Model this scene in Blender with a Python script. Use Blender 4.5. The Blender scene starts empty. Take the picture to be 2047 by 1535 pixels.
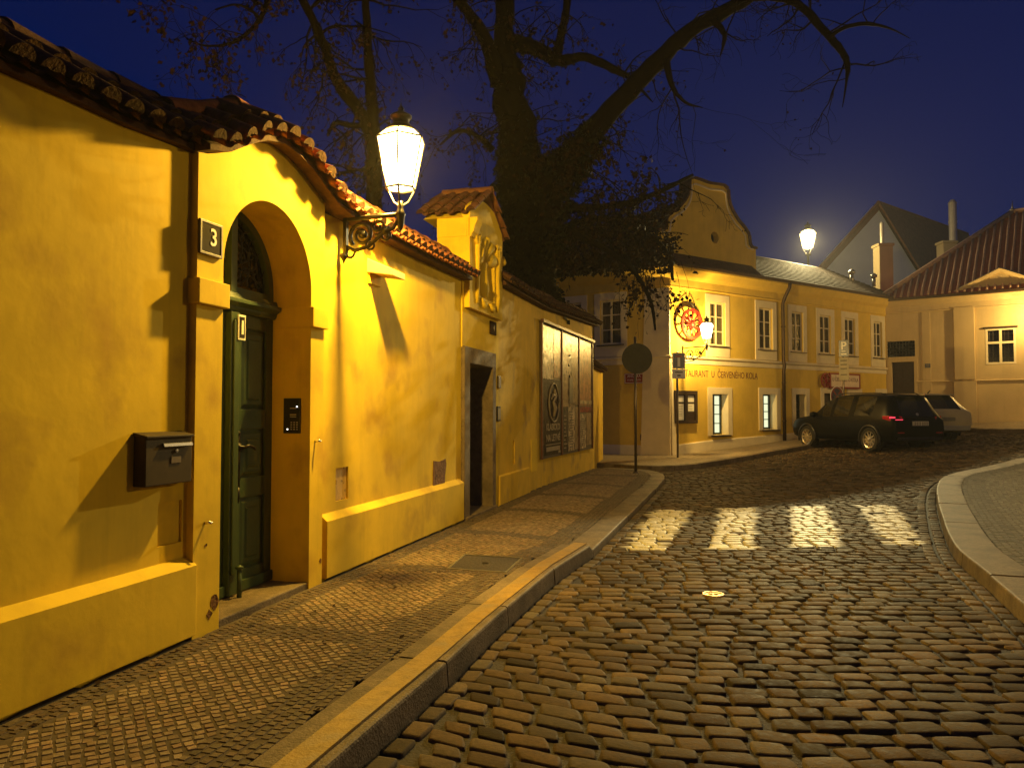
import bpy, math, random
import numpy as np
from mathutils import Vector, Matrix
from mathutils.geometry import tessellate_polygon

random.seed(7)
RNG = np.random.default_rng(11)
scene = bpy.context.scene
COL = scene.collection

# ------------------------------------------------------------------ camera
FPX, W, H = 1537.0, 2047.0, 1535.0
EYE = Vector((0, 0, 1.35))
PITCH = math.atan((822 - H / 2) / FPX)
FWD = Vector((0, math.cos(PITCH), math.sin(PITCH)))
UPV = Vector((0, -math.sin(PITCH), math.cos(PITCH)))


def ray(u, v):
    return Vector((1, 0, 0)) * ((u - W / 2) / FPX) + UPV * ((H / 2 - v) / FPX) + FWD


def at_depth(u, v, y):
    d = ray(u, v)
    return EYE + d * (y / d.y)


def at_z(u, v, z):
    d = ray(u, v)
    return EYE + d * ((z - EYE.z) / d.z)


def softplus(t, k=0.07):
    t = np.asarray(t, float)
    return np.where(t > 20 * k, t, k * np.log1p(np.exp(np.clip(t / k, -50, 20))))


def g(x, y):
    """pavement level of the rising street"""
    t = 0.071 * (np.asarray(x, float) - 4.75) + 0.0135 * (np.asarray(y, float) - 23) + 0.0
    return np.minimum(softplus(t), 1.4)


def gz(x, y):
    return float(g(x, y))


def on_ground(u, v, off=0.0):
    d = ray(u, v)
    lo, hi = 0.5, 120.0
    for _ in range(60):
        m = (lo + hi) / 2
        p = EYE + d * m
        if p.z > gz(p.x, p.y) + off:
            lo = m
        else:
            hi = m
    return EYE + d * lo


cam_data = bpy.data.cameras.new("camera")
cam = bpy.data.objects.new("camera", cam_data)
COL.objects.link(cam)
cam_data.sensor_width = 36
cam_data.lens = FPX / W * 36
cam_data.clip_start = 0.05
cam_data.clip_end = 2000
cam.location = EYE
cam.rotation_euler = (math.pi / 2 + PITCH, 0, 0)
scene.camera = cam


# ------------------------------------------------------------------ frames
class Frame:
    """a vertical plane: s runs along it, d out of it towards the street, z up"""

    def __init__(self, o, di):
        self.o = Vector((o[0], o[1], 0))
        self.e = Vector((di[0], di[1], 0)).normalized()
        self.n = Vector((self.e.y, -self.e.x, 0))

    def P(self, s, d, z):
        return self.o + self.e * s + self.n * d + Vector((0, 0, z))

    def hit(self, u, v, d=0.0):
        r = ray(u, v)
        q = self.o + self.n * d
        t = (q - EYE).dot(self.n) / r.dot(self.n)
        p = EYE + r * t
        return (p - q).dot(self.e), p.z

    def rect(self, u0, v0, u1, v1, d=0.0):
        um, vm = (u0 + u1) / 2, (v0 + v1) / 2
        return self.hit(u0, vm, d)[0], self.hit(u1, vm, d)[0], self.hit(um, v1, d)[1], self.hit(um, v0, d)[1]

    def mat(self, s, d, z):
        m = Matrix.Identity(4)
        m.col[0][:3] = self.e
        m.col[1][:3] = (0, 0, 1)
        m.col[2][:3] = self.n
        m.col[3][:3] = self.P(s, d, z)
        return m


A = Frame((-2.23, 3.36), (0.2558, 0.9667))             # long yellow garden wall
_b = A.P(11.0, 0, 0)
B = Frame((_b.x, _b.y), (1.36, 4.2))                   # its far stretch, bending away
C0 = (4.75, 23.05)
R = Frame(C0, (0.818, 0.575))                          # restaurant, street front
_l = Vector((1.0, 25.53))
L = Frame((_l.x, _l.y), (C0[0] - _l.x, C0[1] - _l.y))  # restaurant, short front
LLEN = math.hypot(C0[0] - _l.x, C0[1] - _l.y)
RLEN = 12.05
_c1 = R.P(RLEN, 0, 0)
T = Frame((_c1.x, _c1.y), (0.8, -0.6))                 # pale house at the end of the street


# ------------------------------------------------------------------ materials
MATS = {}


def nodes_of(name):
    m = bpy.data.materials.new(name)
    m.use_nodes = True
    nt = m.node_tree
    b = nt.nodes["Principled BSDF"]
    return m, nt, b


def mat(name, col, rough=0.7, var=0.12, scale=6.0, bump=0.0, bscale=40.0, metal=0.0, spec=0.5, stain=None, detail=5.0, coat=0.0, streak=0.0):
    if name in MATS:
        return MATS[name]
    m, nt, b = nodes_of(name)
    N, Lk = nt.nodes, nt.links
    geo = N.new("ShaderNodeNewGeometry")
    noi = N.new("ShaderNodeTexNoise")
    noi.inputs["Scale"].default_value = scale
    noi.inputs["Detail"].default_value = detail
    noi.inputs["Roughness"].default_value = 0.62
    Lk.new(geo.outputs["Position"], noi.inputs["Vector"])
    ramp = N.new("ShaderNodeMapRange")
    ramp.inputs["From Min"].default_value = 0.3
    ramp.inputs["From Max"].default_value = 0.7
    ramp.inputs["To Min"].default_value = 1 - var
    ramp.inputs["To Max"].default_value = 1 + var
    Lk.new(noi.outputs["Fac"], ramp.inputs["Value"])
    mul = N.new("ShaderNodeVectorMath")
    mul.operation = "SCALE"
    mul.inputs[0].default_value = col
    Lk.new(ramp.outputs["Result"], mul.inputs["Scale"])
    out = mul.outputs["Vector"]
    if stain:
        scol, sscale, lo, hi = stain
        n2 = N.new("ShaderNodeTexNoise")
        n2.inputs["Scale"].default_value = sscale
        n2.inputs["Detail"].default_value = 8
        Lk.new(geo.outputs["Position"], n2.inputs["Vector"])
        r2 = N.new("ShaderNodeMapRange")
        r2.inputs["From Min"].default_value = lo
        r2.inputs["From Max"].default_value = hi
        Lk.new(n2.outputs["Fac"], r2.inputs["Value"])
        mx = N.new("ShaderNodeMix")
        mx.data_type = "RGBA"
        mx.inputs["B"].default_value = (*scol, 1)
        Lk.new(r2.outputs["Result"], mx.inputs["Factor"])
        Lk.new(out, mx.inputs["A"])
        out = mx.outputs["Result"]
    if streak:
        mp_ = N.new("ShaderNodeMapping")
        mp_.inputs["Scale"].default_value = (7.0, 7.0, 0.55)
        Lk.new(geo.outputs["Position"], mp_.inputs["Vector"])
        n4 = N.new("ShaderNodeTexNoise")
        n4.inputs["Scale"].default_value = 1.0
        n4.inputs["Detail"].default_value = 7
        n4.inputs["Roughness"].default_value = 0.7
        Lk.new(mp_.outputs[0], n4.inputs["Vector"])
        r4 = N.new("ShaderNodeMapRange")
        r4.inputs["From Min"].default_value = 0.5
        r4.inputs["From Max"].default_value = 0.78
        r4.inputs["To Min"].default_value = 1.0
        r4.inputs["To Max"].default_value = 1.0 - streak
        Lk.new(n4.outputs["Fac"], r4.inputs["Value"])
        m4 = N.new("ShaderNodeVectorMath")
        m4.operation = "SCALE"
        Lk.new(out, m4.inputs[0])
        Lk.new(r4.outputs["Result"], m4.inputs["Scale"])
        out = m4.outputs["Vector"]
    Lk.new(out, b.inputs["Base Color"])
    b.inputs["Roughness"].default_value = rough
    b.inputs["Metallic"].default_value = metal
    b.inputs["Specular IOR Level"].default_value = spec
    b.inputs["Coat Weight"].default_value = coat
    if bump:
        n3 = N.new("ShaderNodeTexNoise")
        n3.inputs["Scale"].default_value = bscale
        n3.inputs["Detail"].default_value = 6
        Lk.new(geo.outputs["Position"], n3.inputs["Vector"])
        bp = N.new("ShaderNodeBump")
        bp.inputs["Strength"].default_value = bump
        bp.inputs["Distance"].default_value = 0.02
        Lk.new(n3.outputs["Fac"], bp.inputs["Height"])
        Lk.new(bp.outputs["Normal"], b.inputs["Normal"])
    MATS[name] = m
    return m


def mat_attr(name, rough, bump=0.3, bscale=60.0, spec=0.5, rvar=0.1):
    """stone whose own colour is stored per stone in the mesh"""
    m, nt, b = nodes_of(name)
    N, Lk = nt.nodes, nt.links
    at = N.new("ShaderNodeAttribute")
    at.attribute_name = "stone"
    geo = N.new("ShaderNodeNewGeometry")
    noi = N.new("ShaderNodeTexNoise")
    noi.inputs["Scale"].default_value = 28
    noi.inputs["Detail"].default_value = 6
    Lk.new(geo.outputs["Position"], noi.inputs["Vector"])
    mr = N.new("ShaderNodeMapRange")
    mr.inputs["From Min"].default_value = 0.3
    mr.inputs["From Max"].default_value = 0.7
    mr.inputs["To Min"].default_value = 0.72
    mr.inputs["To Max"].default_value = 1.25
    Lk.new(noi.outputs["Fac"], mr.inputs["Value"])
    mul = N.new("ShaderNodeVectorMath")
    mul.operation = "SCALE"
    Lk.new(at.outputs["Color"], mul.inputs[0])
    Lk.new(mr.outputs["Result"], mul.inputs["Scale"])
    Lk.new(mul.outputs["Vector"], b.inputs["Base Color"])
    rr = N.new("ShaderNodeMapRange")
    rr.inputs["From Min"].default_value = 0.3
    rr.inputs["From Max"].default_value = 0.7
    rr.inputs["To Min"].default_value = rough - rvar
    rr.inputs["To Max"].default_value = rough + rvar
    Lk.new(noi.outputs["Fac"], rr.inputs["Value"])
    rm = N.new("ShaderNodeMix")          # alpha 0 marks smooth road paint
    rm.inputs["A"].default_value = 0.55
    Lk.new(at.outputs["Alpha"], rm.inputs["Factor"])
    Lk.new(rr.outputs["Result"], rm.inputs["B"])
    Lk.new(rm.outputs["Result"], b.inputs["Roughness"])
    sm_ = N.new("ShaderNodeMix")
    sm_.inputs["A"].default_value = 0.5
    sm_.inputs["B"].default_value = spec
    Lk.new(at.outputs["Alpha"], sm_.inputs["Factor"])
    Lk.new(sm_.outputs["Result"], b.inputs["Specular IOR Level"])
    n3 = N.new("ShaderNodeTexNoise")
    n3.inputs["Scale"].default_value = bscale
    n3.inputs["Detail"].default_value = 5
    Lk.new(geo.outputs["Position"], n3.inputs["Vector"])
    bp = N.new("ShaderNodeBump")
    bp.inputs["Strength"].default_value = bump
    bp.inputs["Distance"].default_value = 0.01
    Lk.new(n3.outputs["Fac"], bp.inputs["Height"])
    Lk.new(bp.outputs["Normal"], b.inputs["Normal"])
    return m


def mat_emit(name, col, strength, clear=0.0):
    m = bpy.data.materials.new(name)
    m.use_nodes = True
    nt = m.node_tree
    nt.nodes.clear()
    out = nt.nodes.new("ShaderNodeOutputMaterial")
    e = nt.nodes.new("ShaderNodeEmission")
    e.inputs["Color"].default_value = (*col, 1)
    e.inputs["Strength"].default_value = strength
    if clear > 0:
        t = nt.nodes.new("ShaderNodeBsdfTransparent")
        mx = nt.nodes.new("ShaderNodeMixShader")
        mx.inputs[0].default_value = 1 - clear
        nt.links.new(t.outputs[0], mx.inputs[1])
        nt.links.new(e.outputs[0], mx.inputs[2])
        nt.links.new(mx.outputs[0], out.inputs[0])
    else:
        nt.links.new(e.outputs[0], out.inputs[0])
    return m


def mat_glass(name, tint, clear, rough=0.05):
    m = bpy.data.materials.new(name)
    m.use_nodes = True
    nt = m.node_tree
    b = nt.nodes["Principled BSDF"]
    b.inputs["Base Color"].default_value = (*tint, 1)
    b.inputs["Roughness"].default_value = rough
    t = nt.nodes.new("ShaderNodeBsdfTransparent")
    t.inputs[0].default_value = (0.8, 0.82, 0.8, 1)
    mx = nt.nodes.new("ShaderNodeMixShader")
    mx.inputs[0].default_value = clear
    nt.links.new(b.outputs[0], mx.inputs[1])
    nt.links.new(t.outputs[0], mx.inputs[2])
    nt.links.new(mx.outputs[0], nt.nodes["Material Output"].inputs[0])
    return m


YEL = mat("ochre_plaster", (0.74, 0.52, 0.024), 0.85, 0.13, 1.6, 0.10, 11.0, spec=0.25, stain=((0.55, 0.35, 0.026), 2.2, 0.54, 0.7), streak=0.15)
YEL2 = mat("old_ochre_plaster", (0.66, 0.44, 0.035), 0.85, 0.14, 2.0, 0.18, 14.0, spec=0.25, stain=((0.36, 0.24, 0.06), 2.3, 0.56, 0.75), streak=0.22)
PLAS = mat("house_plaster", (0.68, 0.47, 0.075), 0.85, 0.07, 2.5, 0.12, 30.0, spec=0.2, streak=0.14)
TRIM = mat("white_plaster", (0.72, 0.62, 0.42), 0.8, 0.07, 3.0, 0.1, 30.0, spec=0.2)
CREAM = mat("cream_plaster", (0.58, 0.44, 0.23), 0.85, 0.07, 1.5, 0.15, 25.0, spec=0.2, streak=0.14)
GREYPL = mat("grey_plaster", (0.74, 0.75, 0.78), 0.9, 0.05, 1.0, spec=0.2)
TILE = mat("clay_tile", (0.21, 0.075, 0.032), 0.85, 0.4, 9.0, 0.3, 60.0, spec=0.12)
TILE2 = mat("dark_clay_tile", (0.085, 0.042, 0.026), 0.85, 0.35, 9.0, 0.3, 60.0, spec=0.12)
DARKMORT = mat("dark_mortar", (0.045, 0.022, 0.012), 0.95, 0.5, 25.0, 0.5, 60.0, spec=0.05)  # darker tone for the closed lower ends of the tiles
REDROOF = mat("red_roof", (0.30, 0.06, 0.030), 0.7, 0.25, 8.0, 0.3, 30.0)
MORTAR = mat("mortared_ridge", (0.52, 0.31, 0.20), 0.8, 0.2, 9.0)
GREEN = mat("green_paint", (0.040, 0.070, 0.028), 0.45, 0.12, 8.0, 0.08, 30.0)
WOOD = mat("dark_wood", (0.035, 0.018, 0.009), 0.6, 0.3, 12.0, 0.2, 40.0)
IRON = mat("wrought_iron", (0.018, 0.014, 0.010), 0.45, 0.2, 20.0, metal=0.3)
STEEL = mat("galvanised_steel", (0.30, 0.28, 0.25), 0.4, 0.15, 15.0, metal=0.7)
BLACK = mat("black_plastic", (0.012, 0.010, 0.010), 0.35, 0.1)
SIGNBACK = mat("grey_sign_back", (0.045, 0.043, 0.035), 0.6, 0.15, 8.0, spec=0.2)
BOXMET = mat("brown_painted_metal", (0.052, 0.036, 0.015), 0.6, 0.15, 8.0, spec=0.12)
CHROME = mat("bright_metal", (0.8, 0.75, 0.65), 0.25, 0.05, metal=0.9)
GRAN = mat("granite", (0.165, 0.125, 0.08), 0.65, 0.3, 22.0, 0.4, 70.0, stain=((0.085, 0.065, 0.04), 3.0, 0.45, 0.7), spec=0.25)
STONE = mat("sandstone", (0.15, 0.11, 0.065), 0.8, 0.35, 7.0, 0.5, 25.0)
YLINE = mat("yellow_marking", (0.29, 0.18, 0.02), 0.6, 0.3, 14.0, 0.3, 70.0, stain=((0.22, 0.16, 0.07), 7.0, 0.48, 0.68))
EARTH = mat("dark_joint_soil", (0.020, 0.012, 0.006), 0.8, 0.4, 8.0, 0.4, 60.0)
FARSETTS = mat("far_setts", (0.21, 0.165, 0.105), 0.6, 0.35, 10.0, 0.8, 22.0)
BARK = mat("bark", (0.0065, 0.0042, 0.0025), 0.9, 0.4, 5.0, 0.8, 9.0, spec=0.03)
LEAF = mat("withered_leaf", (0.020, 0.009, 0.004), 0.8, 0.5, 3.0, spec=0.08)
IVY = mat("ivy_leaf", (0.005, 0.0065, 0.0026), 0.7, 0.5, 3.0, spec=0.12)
WHITE = mat("white_enamel", (0.8, 0.78, 0.72), 0.4, 0.05)
RED = mat("red_enamel", (0.26, 0.018, 0.010), 0.4, 0.1)
BLUE = mat("blue_enamel", (0.012, 0.016, 0.07), 0.35, 0.1)
ROOFMET = mat("copper_gutter", (0.05, 0.028, 0.015), 0.45, 0.2, metal=0.5)
CURT = mat("curtain", (0.62, 0.46, 0.26), 0.9, 0.15, 5.0)
DARKIN = mat("dark_room", (0.02, 0.016, 0.012), 0.9, 0.1)
PANE = mat_glass("window_glass", (0.02, 0.018, 0.015), 0.78)
DPANE = mat("dark_window_glass", (0.012, 0.011, 0.010), 0.08, 0.05)
WARM = mat_emit("lit_pane", (0.95, 1.0, 0.62), 0.85)


# ------------------------------------------------------------------ object helpers
def root_loc(p):
    while p.parent is not None:
        p = p.parent
    return p.location


def tag(o, label=None, cat=None, group=None, kind=None):
    if label:
        o["label"] = label
    if cat:
        o["category"] = cat
    if group:
        o["group"] = group
    if kind:
        o["kind"] = kind
    return o


def thing(name, loc, label, cat, group=None, kind=None):
    o = bpy.data.objects.new(name, None)
    o.empty_display_size = 0.2
    COL.objects.link(o)
    o.location = loc
    return tag(o, label, cat, group, kind)


class MB:
    def __init__(self):
        self.v, self.f, self.mi = [], [], []
        self.cur = 0

    def face(self, pts):
        i = len(self.v)
        self.v += [tuple(p) for p in pts]
        self.f.append(tuple(range(i, i + len(pts))))
        self.mi.append(self.cur)

    def grid(self, rows, closed=False):
        """rows of points, welded into one sheet"""
        i0 = len(self.v)
        n = len(rows[0])
        for r in rows:
            self.v += [tuple(p) for p in r]
        for a in range(len(rows) - 1):
            for b in range(n if closed else n - 1):
                c = (b + 1) % n
                self.f.append((i0 + a * n + b, i0 + a * n + c, i0 + (a + 1) * n + c, i0 + (a + 1) * n + b))
                self.mi.append(self.cur)
        return i0

    def hexa(self, p):
        """8 corners: bottom ring 0-3, top ring 4-7"""
        i = len(self.v)
        self.v += [tuple(q) for q in p]
        for f in ((0, 3, 2, 1), (4, 5, 6, 7), (0, 1, 5, 4), (1, 2, 6, 5), (2, 3, 7, 6), (3, 0, 4, 7)):
            self.f.append(tuple(i + k for k in f))
            self.mi.append(self.cur)

    def box(self, F, s0, s1, d0, d1, z0, z1):
        self.hexa([F.P(s, d, z) for z in (z0, z1) for s, d in ((s0, d0), (s1, d0), (s1, d1), (s0, d1))])

    def plate(self, F, outer, holes, d0, d1):
        """polygon with holes in the frame's (s, z) plane, given thickness from d0 to d1"""
        loops = [outer] + list(holes)
        flat = [p for lp in loops for p in lp]
        tris = tessellate_polygon([[Vector((p[0], p[1], 0)) for p in lp] for lp in loops])
        for d in (d1, d0):
            i = len(self.v)
            self.v += [tuple(F.P(p[0], d, p[1])) for p in flat]
            for t in tris:
                self.f.append(tuple(i + k for k in t))
                self.mi.append(self.cur)
        for lp in loops:
            for k in range(len(lp)):
                p, q = lp[k], lp[(k + 1) % len(lp)]
                self.face([F.P(p[0], d0, p[1]), F.P(q[0], d0, q[1]), F.P(q[0], d1, q[1]), F.P(p[0], d1, p[1])])

    def tube(self, pts, rad, n=8, cap=True):
        pts = [Vector(p) for p in pts]
        rad = list(rad) if hasattr(rad, "__len__") else [rad] * len(pts)
        up = Vector((0.31, 0.17, 0.94)).normalized()
        rows = []
        nx = None
        for k, p in enumerate(pts):
            t = (pts[min(k + 1, len(pts) - 1)] - pts[max(k - 1, 0)])
            t = t.normalized() if t.length > 1e-9 else Vector((0, 0, 1))
            if nx is None:
                nx = t.cross(up)
                if nx.length < 1e-3:
                    nx = t.cross(Vector((1, 0, 0)))
            nx = nx - t * nx.dot(t)
            nx = nx.normalized() if nx.length > 1e-6 else t.orthogonal().normalized()
            ny = t.cross(nx)
            rows.append([p + (nx * math.cos(2 * math.pi * a / n) + ny * math.sin(2 * math.pi * a / n)) * rad[k] for a in range(n)])
        i0 = self.grid(rows, True)
        if cap:
            self.f.append(tuple(i0 + a for a in range(n)))
            self.f.append(tuple(i0 + (len(rows) - 1) * n + a for a in range(n)))
            self.mi += [self.cur, self.cur]

    def lathe(self, c, prof, n=16, axis=None):
        """profile of (radius, height) round an axis through c"""
        c = Vector(c)
        az = Vector(axis).normalized() if axis is not None else Vector((0, 0, 1))
        ax = az.orthogonal().normalized()
        ay = az.cross(ax)
        rows = [[c + az * z + (ax * math.cos(2 * math.pi * a / n) + ay * math.sin(2 * math.pi * a / n)) * max(r, 1e-4) for a in range(n)] for r, z in prof]
        i0 = self.grid(rows, True)
        ring = prof[0] == prof[-1]
        for k in (0, len(rows) - 1):
            if prof[k][0] > 1e-3 and not ring:
                self.f.append(tuple(i0 + k * n + a for a in range(n)))
                self.mi.append(self.cur)

    def sweep(self, path, prof, closed=True, caps=True):
        """profile of (d, z) swept along a plan path of (x, y, z); d is to the right of the path"""
        path = [Vector(p) for p in path]
        rows = []
        for k, p in enumerate(path):
            n1 = n2 = None
            if k > 0:
                t = path[k] - path[k - 1]
                n1 = Vector((t.y, -t.x, 0)).normalized()
            if k < len(path) - 1:
                t = path[k + 1] - path[k]
                n2 = Vector((t.y, -t.x, 0)).normalized()
            if n1 is None:
                m = n2
            elif n2 is None:
                m = n1
            else:
                m = (n1 + n2).normalized()
                m = m / max(0.35, m.dot(n1))
            rows.append([p + m * d + Vector((0, 0, z)) for d, z in prof])
        i0 = self.grid(rows, closed)
        n = len(prof)
        if caps and closed:
            self.f.append(tuple(i0 + a for a in range(n)))
            self.f.append(tuple(i0 + (len(rows) - 1) * n + a for a in range(n)))
            self.mi += [self.cur, self.cur]

    def build(self, name, mats, parent=None, smooth=False, bevel=0.0, label=None, angle=40):
        if not isinstance(mats, (list, tuple)):
            mats = [mats]
        off = root_loc(parent) if parent is not None else Vector((0, 0, 0))
        me = bpy.data.meshes.new(name)
        me.from_pydata([(p[0] - off[0], p[1] - off[1], p[2] - off[2]) for p in self.v], [], self.f)
        for m in mats:
            me.materials.append(m)
        if len(mats) > 1:
            me.polygons.foreach_set("material_index", self.mi)
        import bmesh
        bm = bmesh.new()
        bm.from_mesh(me)
        if not smooth or bevel:
            bmesh.ops.remove_doubles(bm, verts=bm.verts, dist=1e-5)
        bmesh.ops.recalc_face_normals(bm, faces=bm.faces)
        if bevel:
            es = [e for e in bm.edges if len(e.link_faces) == 2 and e.calc_face_angle(0) > math.radians(50)]
            try:
                bmesh.ops.bevel(bm, geom=es, offset=bevel, segments=2, profile=0.6, affect="EDGES", clamp_overlap=True)
            except Exception:
                pass
        bm.to_mesh(me)
        bm.free()
        if smooth:
            me.polygons.foreach_set("use_smooth", [True] * len(me.polygons))
        o = bpy.data.objects.new(name, me)
        COL.objects.link(o)
        if parent is not None:
            o.parent = parent
        if label:
            o["label"] = label
        return o


def lettering(name, txt, F, s, z, d, size, material, parent, width=None, align="CENTER", bold=0.0):
    cu = bpy.data.curves.new(name, "FONT")
    cu.body = txt
    cu.size = size
    cu.align_x = align
    cu.align_y = "CENTER"
    cu.extrude = 0.0015
    cu.offset = bold
    cu.resolution_u = 3
    tmp = bpy.data.objects.new(name, cu)
    COL.objects.link(tmp)
    dg = bpy.context.evaluated_depsgraph_get()
    dg.update()
    me = bpy.data.meshes.new_from_object(tmp.evaluated_get(dg))
    bpy.data.objects.remove(tmp)
    sx = 1.0
    if width:
        xs = [v.co.x for v in me.vertices]
        sx = width / max(1e-4, max(xs) - min(xs))
    me.transform(Matrix.Diagonal((sx, 1, 1, 1)))
    me.transform(F.mat(s, d, z))
    me.transform(Matrix.Translation(-root_loc(parent)))
    me.materials.clear()
    me.materials.append(material)
    me.name = name
    o = bpy.data.objects.new(name, me)
    COL.objects.link(o)
    o.parent = parent
    return o


def rect_loop(s0, s1, z0, z1):
    return [(s0, z0), (s1, z0), (s1, z1), (s0, z1)]


def inside(px, py, poly):
    poly = np.asarray(poly, float)
    res = np.zeros(len(px), bool)
    n = len(poly)
    for i in range(n):
        x0, y0 = poly[i]
        x1, y1 = poly[(i + 1) % n]
        c = ((y0 > py) != (y1 > py)) & (px < (x1 - x0) * (py - y0) / (y1 - y0 + 1e-12) + x0)
        res ^= c
    return res


def dist_poly(px, py, path):
    best = np.full(len(px), 1e9)
    for i in range(len(path) - 1):
        a, b = np.asarray(path[i][:2], float), np.asarray(path[i + 1][:2], float)
        ab = b - a
        t = np.clip(((px - a[0]) * ab[0] + (py - a[1]) * ab[1]) / (ab @ ab + 1e-12), 0, 1)
        best = np.minimum(best, np.hypot(px - a[0] - t * ab[0], py - a[1] - t * ab[1]))
    return best


def resample(path, step):
    path = [Vector(p) for p in path]
    out = [path[0].copy()]
    need = step
    for a, b in zip(path, path[1:]):
        ln = (b - a).length
        pos = 0.0
        while ln - pos >= need:
            pos += need
            out.append(a.lerp(b, pos / ln))
            need = step
        need -= ln - pos
    if (out[-1] - path[-1]).length > 1e-3:
        out.append(path[-1].copy())
    return out


def smooth_path(path, it=2):
    p = [Vector(q) for q in path]
    for _ in range(it):
        q = [p[0]]
        for a, b in zip(p, p[1:]):
            q += [a.lerp(b, 0.25), a.lerp(b, 0.75)]
        q.append(p[-1])
        p = q
    return p


# ------------------------------------------------------------------ stones
TPL = {
    7: ([-1, -0.95, -0.78, 0, 0.78, 0.95, 1], [-0.9, 0.80, 0.97, 1, 0.97, 0.80, -0.9]),
    5: ([-1, -0.94, -0.72, 0.72, 0.94, 1], [-0.9, 0.84, 0.985, 0.985, 0.84, -0.9]),
    4: ([-1, -0.88, 0.88, 1], [-0.8, 0.95, 0.95, -0.8]),
}


def stones(name, cx, cy, ha, hb, shear, base, h, colour, res, material, tilt=0.05, jit=0.10, ang=None):
    """one mesh of rounded paving stones; shear = slope of each stone's row"""
    n = len(cx)
    u, pf = TPL[res]
    u, pf = np.array(u, float), np.array(pf, float)
    U, V = np.meshgrid(u, u, indexing="ij")
    Pz = pf[:, None] + pf[None, :] - 1
    Pz = np.where(Pz < -0.9, -0.9, Pz)
    sm = np.full(1, res != 4)
    res = len(u)
    k = res * res
    U, V, Pz = U.ravel(), V.ravel(), Pz.ravel()
    # random corner offsets, bilinear
    co = RNG.normal(0, jit, (n, 4, 2))
    w = np.stack([(1 - U) * (1 - V), (1 + U) * (1 - V), (1 + U) * (1 + V), (1 - U) * (1 + V)], 0) / 4
    off = np.einsum("nca,ck->nka", co, w)
    rc = 1 - 0.10 * (U ** 2) * (V ** 2)
    lx = (U * rc)[None, :] * ha[:, None] + off[:, :, 0] * ha[:, None]
    ly = (V * rc)[None, :] * hb[:, None] + off[:, :, 1] * hb[:, None]
    if ang is not None:
        ca, sa = np.cos(ang)[:, None], np.sin(ang)[:, None]
        lx, ly = lx * ca - ly * sa, lx * sa + ly * ca
    else:
        ly = ly + lx * shear[:, None]
    X = cx[:, None] + lx
    Y = cy[:, None] + ly
    tx, ty = RNG.normal(0, tilt, (n, 1)), RNG.normal(0, tilt, (n, 1))
    hh = h * RNG.uniform(0.8, 1.2, (n, 1))
    Z = base[:, None] + hh * Pz[None, :] - 0.0 + lx * tx + ly * ty
    co3 = np.stack([X, Y, Z], -1).reshape(-1, 3)
    q = []
    for a in range(res - 1):
        for b in range(res - 1):
            q.append((a * res + b, (a + 1) * res + b, (a + 1) * res + b + 1, a * res + b + 1))
    q = np.array(q)
    F = (q[None] + (np.arange(n) * k)[:, None, None]).reshape(-1, 4)
    me = bpy.data.meshes.new(name)
    me.vertices.add(len(co3))
    me.vertices.foreach_set("co", co3.astype(np.float32).ravel())
    me.loops.add(F.size)
    me.loops.foreach_set("vertex_index", F.astype(np.int32).ravel())
    me.polygons.add(len(F))
    me.polygons.foreach_set("loop_start", np.arange(0, F.size, 4, dtype=np.int32))
    me.polygons.foreach_set("use_smooth", np.full(len(F), bool(sm[0])))
    me.update(calc_edges=True)
    at = me.attributes.new("stone", "FLOAT_COLOR", "POINT")
    if colour.ndim == 2:
        cc = np.repeat(colour, k, axis=0)
    else:
        cc = colour.reshape(-1, 3)
    at.data.foreach_set("color", np.concatenate([cc, np.ones((len(cc), 1))], 1).astype(np.float32).ravel())
    me.materials.append(material)
    o = bpy.data.objects.new(name, me)
    COL.objects.link(o)
    return o, co3


def join_meshes(name, objs):
    """put stone meshes made at different fineness into one object"""
    vs, fs, cs, base = [], [], [], 0
    for o in objs:
        me = o.data
        v = np.empty(len(me.vertices) * 3, np.float32)
        me.vertices.foreach_get("co", v)
        l = np.empty(len(me.loops), np.int32)
        me.loops.foreach_get("vertex_index", l)
        c = np.empty(len(me.vertices) * 4, np.float32)
        me.attributes["stone"].data.foreach_get("color", c)
        vs.append(v)
        fs.append(l + base)
        cs.append(c)
        base += len(me.vertices)
    m0 = objs[0].data.materials[0]
    me = bpy.data.meshes.new(name)
    V, F, Cc = np.concatenate(vs), np.concatenate(fs), np.concatenate(cs)
    me.vertices.add(len(V) // 3)
    me.vertices.foreach_set("co", V)
    me.loops.add(len(F))
    me.loops.foreach_set("vertex_index", F)
    me.polygons.add(len(F) // 4)
    me.polygons.foreach_set("loop_start", np.arange(0, len(F), 4, dtype=np.int32))
    me.polygons.foreach_set("use_smooth", np.ones(len(F) // 4, bool))
    me.update(calc_edges=True)
    me.attributes.new("stone", "FLOAT_COLOR", "POINT").data.foreach_set("color", Cc)
    me.materials.append(m0)
    for o in objs:
        d = o.data
        bpy.data.objects.remove(o)
        bpy.data.meshes.remove(d)
    o = bpy.data.objects.new(name, me)
    COL.objects.link(o)
    return o


def pix_u(x, y):
    return (W / 2) + FPX * x / np.maximum(y, 0.05)


# ------------------------------------------------------------------ street plan
KL = [at_z(u, v, 0) for u, v in ((645, 1535), (761, 1434), (898, 1318), (993, 1231), (1113, 1132), (1183, 1088))]
_d = (KL[1] - KL[0]).normalized()
_e0 = KL[0] - A.e * 2.6
KL_near = [_e0] + KL
KL_far = [at_z(1183, 1088, 0), at_z(1250, 1026, 0), at_z(1318, 962, 0)]
KL_tip = [KL_far[-1], at_z(1331, 951, 0), at_z(1322, 944, 0), at_z(1292, 937.5, 0), at_z(1215, 934, 0)]
KL_all = KL_near + KL_far[1:] + smooth_path(KL_tip, 2)[1:]

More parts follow.
